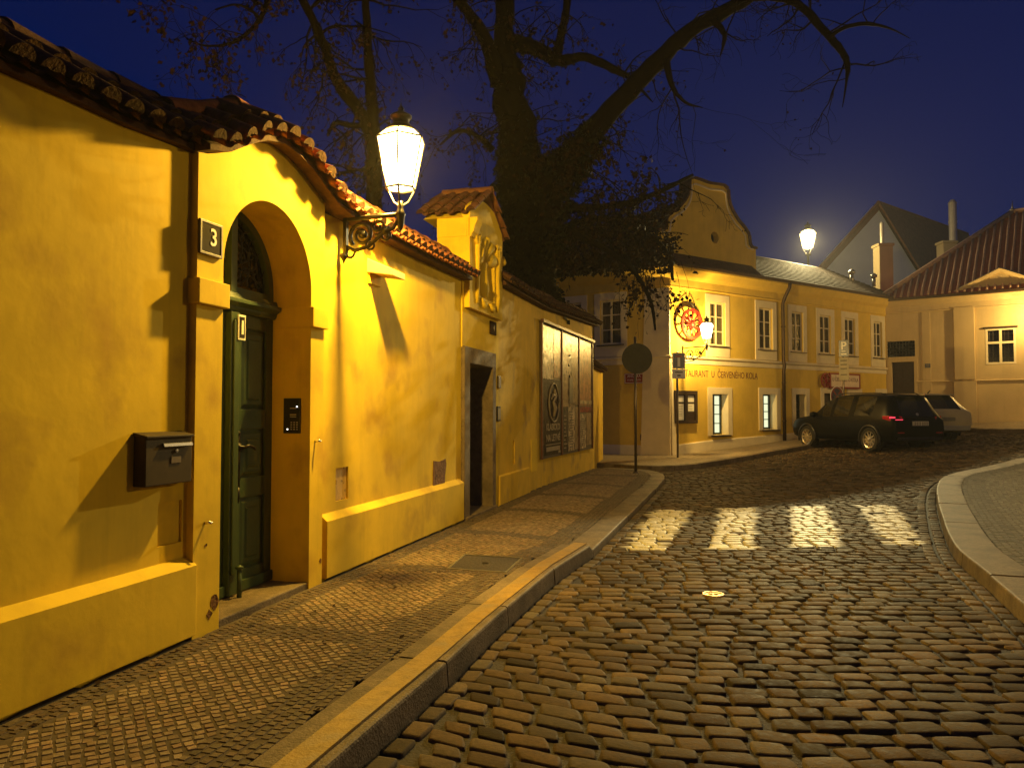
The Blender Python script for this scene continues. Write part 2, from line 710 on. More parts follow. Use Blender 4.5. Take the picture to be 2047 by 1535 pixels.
KRpx = ((2047, 912), (1986, 929), (1930, 940), (1898, 947), (1880, 957), (1872, 974), (1874, 1003), (1887, 1044), (1903, 1082), (1924, 1106), (1969, 1140), (2047, 1206))
KR = [on_ground(u, v) for u, v in KRpx]
_dd = (KR[-1] - KR[-2]).normalized()
KR = [KR[0] + Vector((9, 1.6, 0))] + KR + [KR[-1] + _dd * 1.0, KR[-1] + _dd * 1.5 + Vector((0.0, -1.5, 0)), KR[-1] + _dd * 1.5 + Vector((-0.2, -4.0, 0))]
KR = smooth_path(KR, 1)
for p in KR:
    p.z = gz(p.x, p.y)

KQ = [Vector((-3.0, 21.3, 0)), on_ground(1207, 925), on_ground(1265, 930), on_ground(1320, 932), on_ground(1380, 928), on_ground(1440, 920), on_ground(1530, 904), on_ground(1600, 892),
      Vector((12.9, 27.3, 0)), Vector((15.2, 28.15, 0)), on_ground(1935, 857), on_ground(2047, 858.5)]
KQ.append(KQ[-1] + T.e * 9)
KQ = smooth_path(KQ, 2)
for p in KQ:
    p.z = gz(p.x, p.y)

ROADPOLY = [(p.x, p.y) for p in KL_all] + [(-3, 18.2), (-3, KQ[0].y)] + [(p.x, p.y) for p in KQ] + [(p.x, p.y) for p in KR]
road_mat = mat_attr("cobble_stone", 0.68, 0.30, 55.0, 0.05, 0.12)
sett_mat = mat_attr("pavement_sett", 0.62, 0.3, 90.0, 0.2, 0.1)

# crosswalk stripes: parallelograms in plan
STRIPES = []
for (ub0, ub1, vb, ut0, ut1, vt) in ((1253, 1330, 1093, 1308, 1381, 1015), (1416, 1505, 1091, 1443, 1511, 1011), (1586, 1685, 1088, 1579, 1650, 1007), (1765, 1850, 1082, 1716, 1787, 1005)):
    STRIPES.append([tuple(on_ground(u, v, -0.1)[:2]) for u, v in ((ub0, vb), (ub1, vb), (ut1, vt), (ut0, vt))])


def cobbles():
    cx, cy, ha, hb, sh = [], [], [], [], []
    ROW = 0.138
    t = 0.6
    row = 0
    while t < 33:
        rw = ROW * random.uniform(0.92, 1.10)
        x = -4.5 + random.uniform(0, 0.17)
        xmax = 26 if t > 14 else (12 if t > 6 else 6.5)
        while x < xmax:
            w = random.uniform(0.145, 0.24)
            xc = x + w / 2
            # rows bend round towards the kerb close to the viewer, as the layers turned them
            bendw = 1 / (1 + math.exp((t - 4.9) / 0.35))
            q = float(softplus(0.75 - xc, 0.35))
            yc = t + 0.55 * bendw * q + 0.05 * math.sin(0.8 * xc + 0.3 * t)
            sl = -0.55 * bendw * (1 / (1 + math.exp(-(0.75 - xc) / 0.35)))
            cx.append(xc)
            cy.append(yc + random.gauss(0, 0.006))
            ha.append(w / 2 - 0.008)
            hb.append(rw / 2 - 0.0085)
            sh.append(sl + random.gauss(0, 0.03))
            x += w
        t += rw
        row += 1
    cx, cy, ha, hb, sh = map(np.array, (cx, cy, ha, hb, sh))
    u = pix_u(cx, cy)
    ok = inside(cx, cy, ROADPOLY) & (u > -500) & (u < 2600) & (cy > 1.2)
    ok &= dist_poly(cx, cy, KL_all) > 0.135
    ok &= dist_poly(cx, cy, KR) > 0.245
    cx, cy, ha, hb, sh = cx[ok], cy[ok], ha[ok], hb[ok], sh[ok]
    ang = None
    # gutter rows laid along the kerbs
    gx, gy, gh, gb, ga = [], [], [], [], []
    for path, offs in ((KL_all, (0.07,)), (KR, (0.075, 0.215))):
        for o_ in offs:
            pts = resample([Vector((p.x, p.y, 0)) for p in path], 0.19)
            for a, b in zip(pts, pts[1:]):
                tt = (b - a)
                if tt.length < 0.05:
                    continue
                nn = Vector((tt.y, -tt.x, 0)).normalized()
                c = (a + b) / 2 + nn * o_
                gx.append(c.x); gy.append(c.y); gh.append(tt.length / 2 - 0.008); gb.append(0.058); ga.append(math.atan2(tt.y, tt.x))
    gx, gy, gh, gb, ga = map(np.array, (gx, gy, gh, gb, ga))
    gu = pix_u(gx, gy)
    k2 = (gy > 1.2) & (gu > -500) & (gu < 2600)
    gx, gy, gh, gb, ga = gx[k2], gy[k2], gh[k2], gb[k2], ga[k2]
    objs = []

    def colours(n):
        b = np.clip(RNG.normal(0.074, 0.022, n), 0.028, 0.14)
        warm = RNG.uniform(0.0, 1.0, n)
        c = np.stack([b * (1.13 + 0.24 * warm), b * (0.92 + 0.0 * warm), b * (0.68 - 0.16 * warm)], 1)
        return c

    def painted(co3, c, k):
        """white paint left on the stone heads of the crossing"""
        n = len(c)
        cc = np.repeat(c, k, axis=0)
        x, y = co3[:, 0], co3[:, 1]
        wear = RNG.uniform(0, 1, n).repeat(k)
        top = co3.reshape(n, k, 3)[:, :, 2]
        zrel = (top - top.min(1, keepdims=True)) / (np.ptp(top, axis=1)[:, None] + 1e-6)
        for i, st in enumerate(STRIPES):
            m = inside(x, y, st) & (zrel.ravel() > -1) & (wear > (0.03, 0.02, 0.01, 0.12)[i])
            cc[m] = np.array([0.80, 0.76, 0.64]) * np.clip(1.0 - 0.25 * wear[m] ** 2, 0.3, 1)[:, None] * (1.0, 1.0, 1.0, 1.0)[i]
        return cc

    for lo, hi, res in ((0, 7.2, 7), (7.2, 60, 5)):
        m = (cy >= lo) & (cy < hi)
        c = colours(m.sum())
        o, co3 = stones("part", cx[m], cy[m], ha[m], hb[m], sh[m], g(cx[m], cy[m]) - 0.125 - 0.016 + RNG.normal(0, 0.003, m.sum()), 0.012, c, res, road_mat, 0.020, 0.10)
        cc = painted(co3, c, len(TPL[res][0]) ** 2)
        al = np.where(cc[:, :1] > 0.3, 0.0, 1.0)
        o.data.attributes["stone"].data.foreach_set("color", np.concatenate([cc, al], 1).astype(np.float32).ravel())
        objs.append(o)
    o, _ = stones("part", gx, gy, gh, gb, ga * 0, g(gx, gy) - 0.125 - 0.016, 0.016, colours(len(gx)) * 1.15, 5, road_mat, 0.03, 0.07, ang=ga)
    objs.append(o)
    road = join_meshes("road", objs)
    tag(road, "wet dark cobbled street with a worn white zebra crossing", "road", kind="structure")


cobbles()


KL_INNER = []
for _k, _p in enumerate(KL_all):
    _t = KL_all[min(_k + 1, len(KL_all) - 1)] - KL_all[max(_k - 1, 0)]
    KL_INNER.append(_p - Vector((_t.y, -_t.x, 0)).normalized() * 0.29)


def pav_drop(x, y):
    """the mosaic pavement dips to the lowered kerb at the crossing"""
    x, y = np.atleast_1d(np.asarray(x, float)), np.atleast_1d(np.asarray(y, float))
    s = (x - KL[-1].x) * A.e.x + (y - KL[-1].y) * A.e.y
    d = dist_poly(x, y, [(p.x, p.y) for p in KL_INNER])
    ramp = np.clip((s + 0.5) / 0.5, 0, 1) * np.clip((8.9 - s) / 2.0, 0, 1)
    return -0.066 * ramp * np.clip(1 - d / 0.9, 0, 1) ** 1.3


def left_pavement():
    """mosaic pavement of small setts beside the yellow wall: pale fields framed in darker bands"""
    poly = [tuple(A.P(s, 0.02, 0)[:2]) for s in (-4, 11.0)] + [tuple(B.P(s, 0.02, 0)[:2]) for s in (0, 4.35)]
    inner = []
    pts = [p for p in KL_all]
    for k, p in enumerate(pts):
        a = pts[max(k - 1, 0)]
        b = pts[min(k + 1, len(pts) - 1)]
        t_ = (b - a)
        nn = Vector((t_.y, -t_.x, 0)).normalized()
        inner.append(p - nn * 0.30)
    poly = poly + [(p.x, p.y) for p in reversed(inner)]
    st = 0.050
    S, D = np.meshgrid(np.arange(-3.2, 15.5, st), np.arange(-0.3, 2.4, st), indexing="ij")
    # straight courses for the borders
    s, d = S.ravel(), D.ravel()
    c = int((s.max() - s.min()) / st)
    P0 = np.array(A.o[:2]); E = np.array(A.e[:2]); Nn = np.array(A.n[:2])

    def world(s, d):
        return P0[0] + E[0] * s + Nn[0] * d, P0[1] + E[1] * s + Nn[1] * d

    row = np.round((d + 0.3) / st)
    s = s + (row % 2) * st / 2
    x1, y1 = world(s, d)

    def edge_d(x, y):
        return dist_poly(x, y, [(p.x, p.y) for p in inner])

    def wall_d(x, y):
        return dist_poly(x, y, poly[:4])

    PER = 2.02

    def border(x, y):
        ss = (x - P0[0]) * E[0] + (y - P0[1]) * E[1]
        ph = (ss + 0.58) % PER
        return (edge_d(x, y) < 0.27) | (wall_d(x, y) < 0.17) | (ph < 0.27)

    b1 = border(x1, y1) & inside(x1, y1, poly)
    # diagonal courses for the fields
    ca = math.cos(math.radians(45))
    q = np.arange(-16, 16, st)
    Qa, Qb = np.meshgrid(q, q, indexing="ij")
    Qa = Qa.ravel(); Qb = Qb.ravel()
    s2 = (Qa - Qb) * ca + 6
    d2 = (Qa + Qb) * ca + 1.0
    keep = (s2 > -3.2) & (s2 < 15.5) & (d2 > -0.3) & (d2 < 2.4)
    x2, y2 = world(s2[keep], d2[keep])
    b2 = (~border(x2, y2)) & inside(x2, y2, poly)
    ang0 = math.atan2(A.e.y, A.e.x)
    X = np.concatenate([x1[b1], x2[b2]])
    Y = np.concatenate([y1[b1], y2[b2]])
    isb = np.concatenate([np.ones(b1.sum(), bool), np.zeros(b2.sum(), bool)])
    # leave out the access cover
    cv = [at_z(u, v, 0) for u, v in ((893, 1136), (1013, 1144), (1046, 1114), (928, 1107))]
    m = ~inside(X, Y, [(p.x, p.y) for p in cv])
    u = pix_u(X, Y)
    m &= (Y > 1.0) & (u > -700)
    X, Y, isb = X[m], Y[m], isb[m]
    n = len(X)
    X = X + RNG.normal(0, 0.0035, n)
    Y = Y + RNG.normal(0, 0.0035, n)
    angs = np.where(isb, ang0, ang0 + math.pi / 4) + RNG.normal(0, 0.06, n)
    hs = np.full(n, st / 2 - 0.0035)
    bcol = np.where(isb, np.clip(RNG.normal(0.092, 0.016, n), 0.04, 0.16), np.clip(RNG.normal(0.185, 0.035, n), 0.08, 0.30))
    pink = RNG.uniform(0, 1, n)
    col = np.stack([bcol * (1.08 + 0.15 * pink), bcol * (0.86 - 0.03 * pink), bcol * (0.60 - 0.05 * pink)], 1)
    drop = np.zeros(n)
    o, _ = stones("pavement", X, Y, hs * RNG.uniform(0.9, 1.04, n), hs * RNG.uniform(0.9, 1.04, n), hs * 0, pav_drop(X, Y) - 0.0030 + RNG.normal(0, 0.0005, n), 0.0028, col, 4, sett_mat, 0.008, 0.10, ang=angs)
    tag(o, "mosaic pavement of pale setts with darker bands along the yellow wall", "pavement", kind="structure")
    return cv


COVER = left_pavement()


def right_pavement():
    poly = []
    pts = KR
    for k, p in enumerate(pts):
        a = pts[max(k - 1, 0)]
        b = pts[min(k + 1, len(pts) - 1)]
        t_ = b - a
        nn = Vector((t_.y, -t_.x, 0)).normalized()
        q = p - nn * 0.36
        poly.append((q.x, q.y))
    inner = list(poly)
    poly = poly + [(12, 2.0), (24, 10), (24, 17)]
    # courses concentric with the kerb
    X, Y, Aa, isb = [], [], [], []
    base = resample([Vector((x, y, 0)) for x, y in inner], 0.07)
    st = 0.066
    for k in range(0, 60):
        off = 0.04 + k * st
        for a, b in zip(base, base[1:]):
            t_ = (b - a)
            if t_.length < 1e-4:
                continue
            nn = Vector((t_.y, -t_.x, 0)).normalized()
            c = (a + b) / 2 - nn * off + t_.normalized() * (st / 2 if k % 2 else 0)
            X.append(c.x); Y.append(c.y); Aa.append(math.atan2(t_.y, t_.x)); isb.append(k < 5)
    X, Y, Aa, isb = np.array(X), np.array(Y), np.array(Aa), np.array(isb)
    u = pix_u(X, Y)
    m = (u > 1500) & (u < 2500) & (Y > 2.0) & (Y < 24)
    m &= inside(X, Y, poly)
    X, Y, Aa, isb = X[m], Y[m], Aa[m], isb[m]
    # thin out the crowded inside of the bend
    cell = {}
    keep = []
    for i in range(len(X)):
        key = (int(X[i] / 0.056), int(Y[i] / 0.056))
        if key in cell:
            continue
        cell[key] = 1
        keep.append(i)
    X, Y, Aa, isb = X[keep], Y[keep], Aa[keep], isb[keep]
    n = len(X)
    bc = np.where(isb, np.clip(RNG.normal(0.10, 0.02, n), 0.04, 0.16), np.clip(RNG.normal(0.14, 0.03, n), 0.06, 0.24))
    col = np.stack([bc * 1.03, bc * 0.92, bc * 0.72], 1)
    hs = np.full(n, st / 2 - 0.0025)
    X = X + RNG.normal(0, 0.004, n)
    Y = Y + RNG.normal(0, 0.004, n)
    o, _ = stones("pavement", X, Y, hs, hs, hs * 0, g(X, Y) - 0.0030 + RNG.normal(0, 0.0005, n), 0.0028, col, 4, sett_mat, 0.008, 0.1, ang=Aa)
    tag(o, "curved corner pavement of small grey setts across the street", "pavement", kind="structure")
    return poly


RPOLY = right_pavement()


def ground_patch(name, poly, res, zoff, material, label, x0=None):
    xs = [p[0] for p in poly]
    ys = [p[1] for p in poly]
    gx = np.arange(min(xs), max(xs) + res, res)
    gy = np.arange(min(ys), max(ys) + res, res)
    mb = MB()
    idx = {}
    for i in range(len(gx) - 1):
        cxs = np.full(len(gy) - 1, gx[i] + res / 2)
        ok = inside(cxs, gy[:-1] + res / 2, poly)
        for j in np.nonzero(ok)[0]:
            f = []
            for a, b in ((i, j), (i + 1, j), (i + 1, j + 1), (i, j + 1)):
                if (a, b) not in idx:
                    idx[(a, b)] = len(mb.v)
                    mb.v.append((gx[a], gy[b], (float(pav_drop(gx[a], gy[b])[0]) if x0 else gz(gx[a], gy[b])) + zoff))
                f.append(idx[(a, b)])
            mb.f.append(tuple(f))
            mb.mi.append(0)
    o = mb.build(name, material, smooth=True)
    tag(o, label, "pavement", kind="structure")
    return o


# pavement round the restaurant and the pale house
qp = []
for k, p in enumerate(KQ):
    a, b = KQ[max(k - 1, 0)], KQ[min(k + 1, len(KQ) - 1)]
    t_ = b - a
    nn = Vector((t_.y, -t_.x, 0)).normalized()
    qp.append((p.x - nn.x * 0.2, p.y - nn.y * 0.2))
fp = qp + [tuple(T.P(11, -0.3, 0)[:2]), tuple(T.P(-0.3, -0.3, 0)[:2]), tuple(R.P(0.3, -0.3, 0)[:2]), tuple(L.P(-3.5, -0.3, 0)[:2])]
ground_patch("pavement", fp, 0.16, -0.004, FARSETTS, "paved strip in front of the restaurant and the pale house")


def kerb(name, path, width, label, step=1.1, dropfn=None, h=0.17):
    mb = MB()
    pts = resample(path, 0.15)
    blocks, cur, acc = [], [pts[0]], 0.0
    ln = step * random.uniform(0.85, 1.15)
    for a, b in zip(pts, pts[1:]):
        acc += (b - a).length
        cur.append(b)
        if acc >= ln:
            blocks.append(cur)
            cur, acc = [b], 0.0
            ln = step * random.uniform(0.85, 1.15)
    if len(cur) > 1:
        blocks.append(cur)
    for bl in blocks:
        t0 = (bl[1] - bl[0]).normalized() * 0.006
        t1 = (bl[-1] - bl[-2]).normalized() * 0.006
        q = [p.copy() for p in bl]
        q[0] = q[0] + t0
        q[-1] = q[-1] - t1
        dz = random.gauss(0, 0.004)
        dd = random.gauss(0, 0.004)
        q = [p + Vector((0, 0, dz - (dropfn(p) if dropfn else 0))) for p in q]
        r = 0.016
        prof = [(dd - width, -h), (dd - width, -0.004), (dd - width + 0.006, 0.0), (dd - r, 0.0), (dd - r * 0.3, -r * 0.3), (dd, -r), (dd + 0.012, -h)]
        mb.sweep(q, prof)
    o = mb.build(name, GRAN)
    tag(o, label, "kerb", kind="structure")
    return o


def drop_left(p):
    s = (p - KL[-1]).dot(A.e)
    return 0.0 if s < -0.05 else 0.066 * min(1.0, max(0.0, (8.9 - s) / 2.0))


kerb("kerb", KL_all, 0.30, "granite kerb along the mosaic pavement, dropped at the crossing", 1.25, drop_left)
kerb("kerb", KR, 0.36, "curved granite kerb round the corner pavement", 1.0)
kerb("kerb", KQ, 0.2, "dark granite kerb in front of the restaurant", 1.0)
mb = MB()
mb.sweep(resample(KL_near, 0.3), [(-0.185, -0.002), (-0.185, 0.0095), (-0.055, 0.0095), (-0.055, -0.002)])
yl = mb.build("road_marking", YLINE)
tag(yl, "yellow line painted on the granite kerb", "marking", kind="structure")

# ground sheet below everything
gxs = sorted(set(list(np.arange(-14, 34, 0.6)) + [-600, -200, -80, -40, -22, 40, 60, 110, 240, 600]))
gys = sorted(set(list(np.arange(-4, 44, 0.6)) + [-300, -60, -15, 50, 70, 120, 240, 600, 900]))
mb = MB()
mb.grid([[(x, y, gz(x, y) - 0.1455 if abs(x) < 60 and -30 < y < 80 else gz(min(x, 60), min(y, 80)) - 0.166) for y in gys] for x in gxs])
gr = mb.build("ground", EARTH, smooth=True)
tag(gr, "dark earth under the paving stones and the gardens", "ground", kind="structure")
# bedding right under the setts of both pavements
ip = [p for p in KL_INNER]
pl = [tuple(A.P(s, -0.05, 0)[:2]) for s in (-4, 11.0)] + [tuple(B.P(s, -0.05, 0)[:2]) for s in (0, 4.5)] + [(p.x - 0.0, p.y) for p in reversed(ip)]
WXY = Frame((0, 0), (1, 0))
BED = mat("sett_bedding", (0.070, 0.050, 0.029), 0.9, 0.3, 30.0)
ground_patch("pavement", pl, 0.12, -0.0042, BED, "sand bedding in the joints of the mosaic pavement", True)
ground_patch("pavement", RPOLY, 0.15, -0.0042, BED, "sand bedding in the joints of the corner pavement")


# ------------------------------------------------------------------ tiled copings
def interp(pts):
    xs = [p[0] for p in pts]
    zs = [p[1] for p in pts]
    return lambda s: float(np.interp(s, xs, zs))


def barrel_tiles(F, s0, s1, zfn, d_e, d_r, rise, pitch=0.165, rows=2, r=0.062, mbx=None):
    """rounded clay tiles laid from an eave (d_e) up to a ridge (d_r), hollow channels between"""
    mb = mbx or MB()
    n = max(1, int(round((s1 - s0) / pitch)))
    p = (s1 - s0) / n
    for k in range(n + 1):
        for kind in (0, 1):
            sc = s0 + (k + 0.5 * kind) * p
            if kind == 1 and k == n:
                continue
            ds = 0.04
            zs = (zfn(sc + ds) - zfn(sc - ds)) / (2 * ds)
            S = (F.e + Vector((0, 0, zs))).normalized()
            base = F.P(sc, d_e, zfn(sc))
            top = F.P(sc, d_r, zfn(sc) + rise)
            Tv = top - base
            ln = Tv.length
            Tv = Tv.normalized()
            Nv = S.cross(Tv)
            if Nv.z < 0:
                Nv = -Nv
            Nv.normalize()
            for rw in range(rows):
                f0 = rw / rows - (0.10 if rw else 0)
                f1 = (rw + 1) / rows
                jx = random.gauss(0, 0.006)
                jr = random.gauss(0, 0.012)
                lift = 0.0 if rw == 0 else 0.012
                if kind == 0:
                    a0, a1 = r * 1.08, r * 0.88
                    secs = []
                    for f, rad in ((f0, a0), (f1, a1)):
                        c = base + Tv * (ln * f) + S * (jx + jr * (f - f0) * 2) + Nv * (0.028 + lift * (1 if f == f0 else 0.2))
                        out = [c + S * (rad * math.cos(t)) + Nv * (rad * 0.95 * math.sin(t)) for t in np.linspace(0, math.pi, 9)]
                        inn = [c + S * ((rad - 0.009) * math.cos(t)) + Nv * ((rad * 0.95 - 0.009) * math.sin(t)) for t in np.linspace(math.pi, 0, 9)]
                        secs.append(out + inn)
                    mb.grid(secs, True)
                    m = len(secs[0])
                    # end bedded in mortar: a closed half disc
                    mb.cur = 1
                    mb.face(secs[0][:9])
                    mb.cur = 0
                else:
                    a0, a1 = r * 0.95, r * 1.05
                    secs = []
                    for f, rad in ((f0, a0), (f1, a1)):
                        c = base + Tv * (ln * f - 0.02) + S * jx + Nv * (0.035 + lift * (1 if f == f0 else 0.2))
                        out = [c + S * (rad * math.cos(t)) - Nv * (rad * 0.75 * math.sin(t)) for t in np.linspace(0, math.pi, 7)]
                        inn = [c + S * ((rad - 0.008) * math.cos(t)) - Nv * ((rad * 0.75 - 0.009) * math.sin(t)) for t in np.linspace(math.pi, 0, 7)]
                        secs.append(out + inn)
                    mb.grid(secs, True)
                    m = len(secs[0])
    return mb


def ridge_tiles(F, s0, s1, zfn, d, r=0.095, ln=0.34, mbx=None):
    mb = mbx or MB()
    s = s0
    while s < s1 - 0.05:
        e = min(s + ln, s1)
        secs = []
        for k, (q, rad) in enumerate(((s - 0.03, r * 1.08), (e, r * 0.93))):
            c = F.P(q, d + random.gauss(0, 0.006), zfn(min(max(q, s0), s1)) + random.gauss(0, 0.004))
            out = [c + F.n * (rad * math.cos(t)) + Vector((0, 0, rad * math.sin(t))) for t in np.linspace(-0.15, math.pi + 0.15, 9)]
            inn = [c + F.n * ((rad - 0.016) * math.cos(t)) + Vector((0, 0, (rad - 0.016) * math.sin(t))) for t in np.linspace(math.pi + 0.15, -0.15, 9)]
            secs.append(out + inn)
        mb.grid(secs, True)
        m = len(secs[0])
        for sc in secs:
            for q in range(8):
                mb.face([sc[q], sc[q + 1], sc[m - 2 - q], sc[m - 1 - q]])
        s = e
    return mb


def coping(F, s0, s1, zfn, parent, material=TILE, d_e=0.15, d_r=-0.26, d_b=-0.62, rise=0.27, name="tile_coping"):
    mb = MB()
    barrel_tiles(F, s0, s1, zfn, d_e, d_r, rise, mbx=mb)
    barrel_tiles(F, s0, s1, zfn, d_b, d_r, rise, rows=1, mbx=mb)
    ridge_tiles(F, s0, s1, lambda s: zfn(s) + rise + 0.015, d_r, mbx=mb)
    o = mb.build(name, [material, DARKMORT], parent, smooth=True)
    # mortar core that carries the tiles
    mb = MB()
    n = max(2, int((s1 - s0) / 0.2))
    ss = [s0 + (s1 - s0) * k / n for k in range(n + 1)]
    mb.grid([[F.P(s, d_e - 0.05, zfn(s) - 0.035), F.P(s, d_e - 0.05, zfn(s) + 0.0), F.P(s, d_r, zfn(s) + rise), F.P(s, d_b + 0.05, zfn(s) + 0.0), F.P(s, d_b + 0.05, zfn(s) - 0.035)] for s in ss], True)
    mb.face([F.P(s0, d_e - 0.05, zfn(s0) - 0.035), F.P(s0, d_e - 0.05, zfn(s0)), F.P(s0, d_r, zfn(s0) + rise), F.P(s0, d_b + 0.05, zfn(s0)), F.P(s0, d_b + 0.05, zfn(s0) - 0.035)])
    mb.face([F.P(s1, d_e - 0.05, zfn(s1) - 0.035), F.P(s1, d_e - 0.05, zfn(s1)), F.P(s1, d_r, zfn(s1) + rise), F.P(s1, d_b + 0.05, zfn(s1)), F.P(s1, d_b + 0.05, zfn(s1) - 0.035)])
    mb.build("eave_mortar", TILE2, parent)
    return o


def eave(F, px, d=0.15):
    return interp(sorted(F.hit(u, v, d) for u, v in px))


def wall_top(zfn, s0, s1, drop=0.035, n=14):
    return [(s, zfn(s) - drop) for s in np.linspace(s1, s0, n)]


def plinth(F, s0, s1, z0, z1, d0, d1, parent, material, slope=0.05, name="plinth"):
    mb = MB()
    mb.hexa([F.P(s0, d0, z0), F.P(s1, d0, z0), F.P(s1, d1, z0), F.P(s0, d1, z0), F.P(s0, d0, z1), F.P(s1, d0, z1), F.P(s1, d1, z1), F.P(s0, d1, z1)])
    mb.hexa([F.P(s0, d0, z1), F.P(s1, d0, z1), F.P(s1, d1, z1), F.P(s0, d1, z1), F.P(s0, d0, z1 + slope), F.P(s1, d0, z1 + slope), F.P(s1, d0 + 0.008, z1 + slope), F.P(s0, d0 + 0.008, z1 + slope)])
    return mb.build(name, material, parent, bevel=0.012)


# ------------------------------------------------------------------ wall: nearest stretch
PW0, PW1 = 1.293, 2.85            # arched portal
JL, JR = 1.549, 2.648
ez1 = eave(A, ((-180, -20), (0, 108), (182, 190), (274, 236), (388, 280)), 0.05)
w1 = thing("garden_wall", A.P(0, 0, 0), "plain ochre garden wall with the grey letterbox, nearest to the viewer", "wall")
hat = A.rect(300, 1002, 349, 1124, -0.1)
mb = MB()
h1 = (hat[0], hat[1], 0.58, hat[3])
h0 = (-0.62, -0.14, 0.58, hat[3] + 0.06)
mb.plate(A, [(-4.5, -0.3), (PW0, -0.3)] + wall_top(ez1, -4.5, PW0), [rect_loop(*h1), rect_loop(*h0)], -0.52, -0.05)
mb.build("wall", YEL, w1, bevel=0.0)
for hh in (h1, h0):
    mb = MB()
    mb.box(A, hh[0], hh[1], -0.2, -0.066, hh[2], hh[3])
    ht = mb.build("utility_hatch", YEL, w1, bevel=0.004)
plinth(A, -4.5, PW0 + 0.015, 0.022, 0.435, -0.075, 0.02, w1, YEL, 0.06)
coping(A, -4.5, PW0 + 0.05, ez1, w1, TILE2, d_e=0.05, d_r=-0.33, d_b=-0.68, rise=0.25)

# ------------------------------------------------------------------ arched portal
ez2 = eave(A, ((402, 287), (432, 288), (456, 287), (483, 277), (505, 269), (535, 269), (570, 284), (593, 305), (616, 330), (634, 364), (657, 389), (684, 425)), 0.16)
_zc = ez2(2.1)
ez2 = interp([(1.22, 2.94), (1.42, 2.98), (1.6, 3.08), (1.8, 3.20), (2.1, 3.27), (2.4, 3.23), (2.65, 3.13), (2.85, 3.05), (3.05, 3.015), (3.3, 3.0)])
w2 = thing("arched_gateway", A.P(2.1, 0, 0), "arched ochre gateway with green panelled door under curved tile coping", "gateway")
ZS = 2.27
RA = (JR - JL) / 2
arch = [(JL, -0.3), (JR, -0.3)] + [(2.0985 + RA * math.cos(t), ZS + RA * 1.0 * math.sin(t)) for t in np.linspace(0, math.pi, 33)]
mb = MB()
mb.plate(A, [(PW0, -0.3), (JL, -0.3)] + [(JL, ZS)] + [(2.0985 + RA * math.cos(t), ZS + RA * math.sin(t)) for t in np.linspace(math.pi, 0, 33)][1:-1] + [(JR, ZS), (JR, -0.3), (PW1, -0.3)] + wall_top(ez2, PW0, PW1, n=20), [], -0.55, 0.0)
mb.build("wall", YEL, w2)
for a, b, c, d_ in ((PW0 - 0.02, JL + 0.028, -0.315, 0.032), (JR - 0.02, PW1 + 0.022, -0.315, 0.032)):
    mb = MB()
    mb.box(A, a, b, c, d_, 2.0, 2.155)
    mb.build("impost", YEL, w2, bevel=0.006)
coping(A, PW0 - 0.04, 3.3, ez2, w2, TILE, d_e=0.16, d_r=-0.22, rise=0.20)
mb = MB()
mb.box(A, JL - 0.02, JR + 0.0, -0.5, -0.01, -0.1, 0.045)
mb.build("threshold", GRAN, w2, bevel=0.01)
# the door: two leaves with raised panels, a middle post, a transom and a fanlight
DD = -0.33
MID = (JL + JR) / 2
door = MB()
door.box(A, JL - 0.03, JR + 0.03, DD - 0.06, DD - 0.02, 0.045, 2.06)
door_o = door.build("door", GREEN, w2)
for sgn in (-1, 1):
    mb = MB()
    a, b = (JL, MID - 0.045) if sgn < 0 else (MID + 0.045, JR)
    mb.box(A, a, a + 0.095, DD - 0.02, DD, 0.05, 2.06)
    mb.box(A, b - 0.095, b, DD - 0.02, DD, 0.05, 2.06)
    for z0, z1 in ((0.05, 0.20), (0.72, 0.86), (1.22, 1.36), (1.96, 2.06)):
        mb.box(A, a + 0.095, b - 0.095, DD - 0.02, DD - 0.002, z0, z1)
    for z0, z1 in ((0.20, 0.72), (0.86, 1.22), (1.36, 1.96)):
        p0, p1 = a + 0.095, b - 0.095
        for k, (q, dd) in enumerate(((0.012, -0.006), (0.055, 0.004))):
            mb.hexa([A.P(p0 + q, DD - 0.02, z0 + q), A.P(p1 - q, DD - 0.02, z0 + q), A.P(p1 - q, DD - 0.02, z1 - q), A.P(p0 + q, DD - 0.02, z1 - q),
                     A.P(p0 + q + 0.03, DD + dd, z0 + q + 0.03), A.P(p1 - q - 0.03, DD + dd, z0 + q + 0.03), A.P(p1 - q - 0.03, DD + dd, z1 - q - 0.03), A.P(p0 + q + 0.03, DD + dd, z1 - q - 0.03)])
    mb.box(A, a + 0.02, b - 0.01, DD, DD + 0.025, 0.055, 0.13)
    mb.build("door_leaf", GREEN, door_o, bevel=0.004)
mb = MB()
mb.box(A, MID - 0.05, MID + 0.05, DD - 0.02, DD + 0.045, 0.055, 2.06)
mb.box(A, MID - 0.03, MID + 0.03, DD + 0.045, DD + 0.06, 0.2, 2.0)
mb.build("middle_post", GREEN, door_o, bevel=0.006)
mb = MB()
hs, hz = MID + 0.098, 1.09
mb.box(A, hs - 0.022, hs + 0.022, DD, DD + 0.012, hz - 0.30, hz + 0.09)
mb.lathe(A.P(hs, DD + 0.012, hz), [(0.03, 0), (0.03, 0.012), (0.014, 0.02), (0.012, 0.05)], 12, A.n)
mb.tube([A.P(hs, DD + 0.06, hz), A.P(hs + 0.05, DD + 0.066, hz + 0.012), A.P(hs + 0.11, DD + 0.064, hz - 0.004), A.P(hs + 0.135, DD + 0.06, hz - 0.02)], [0.011, 0.012, 0.011, 0.009], 8)
mb.lathe(A.P(hs, DD + 0.01, hz + 0.1), [(0.02, 0), (0.014, 0.01), (0.004, 0.014)], 10, A.n)
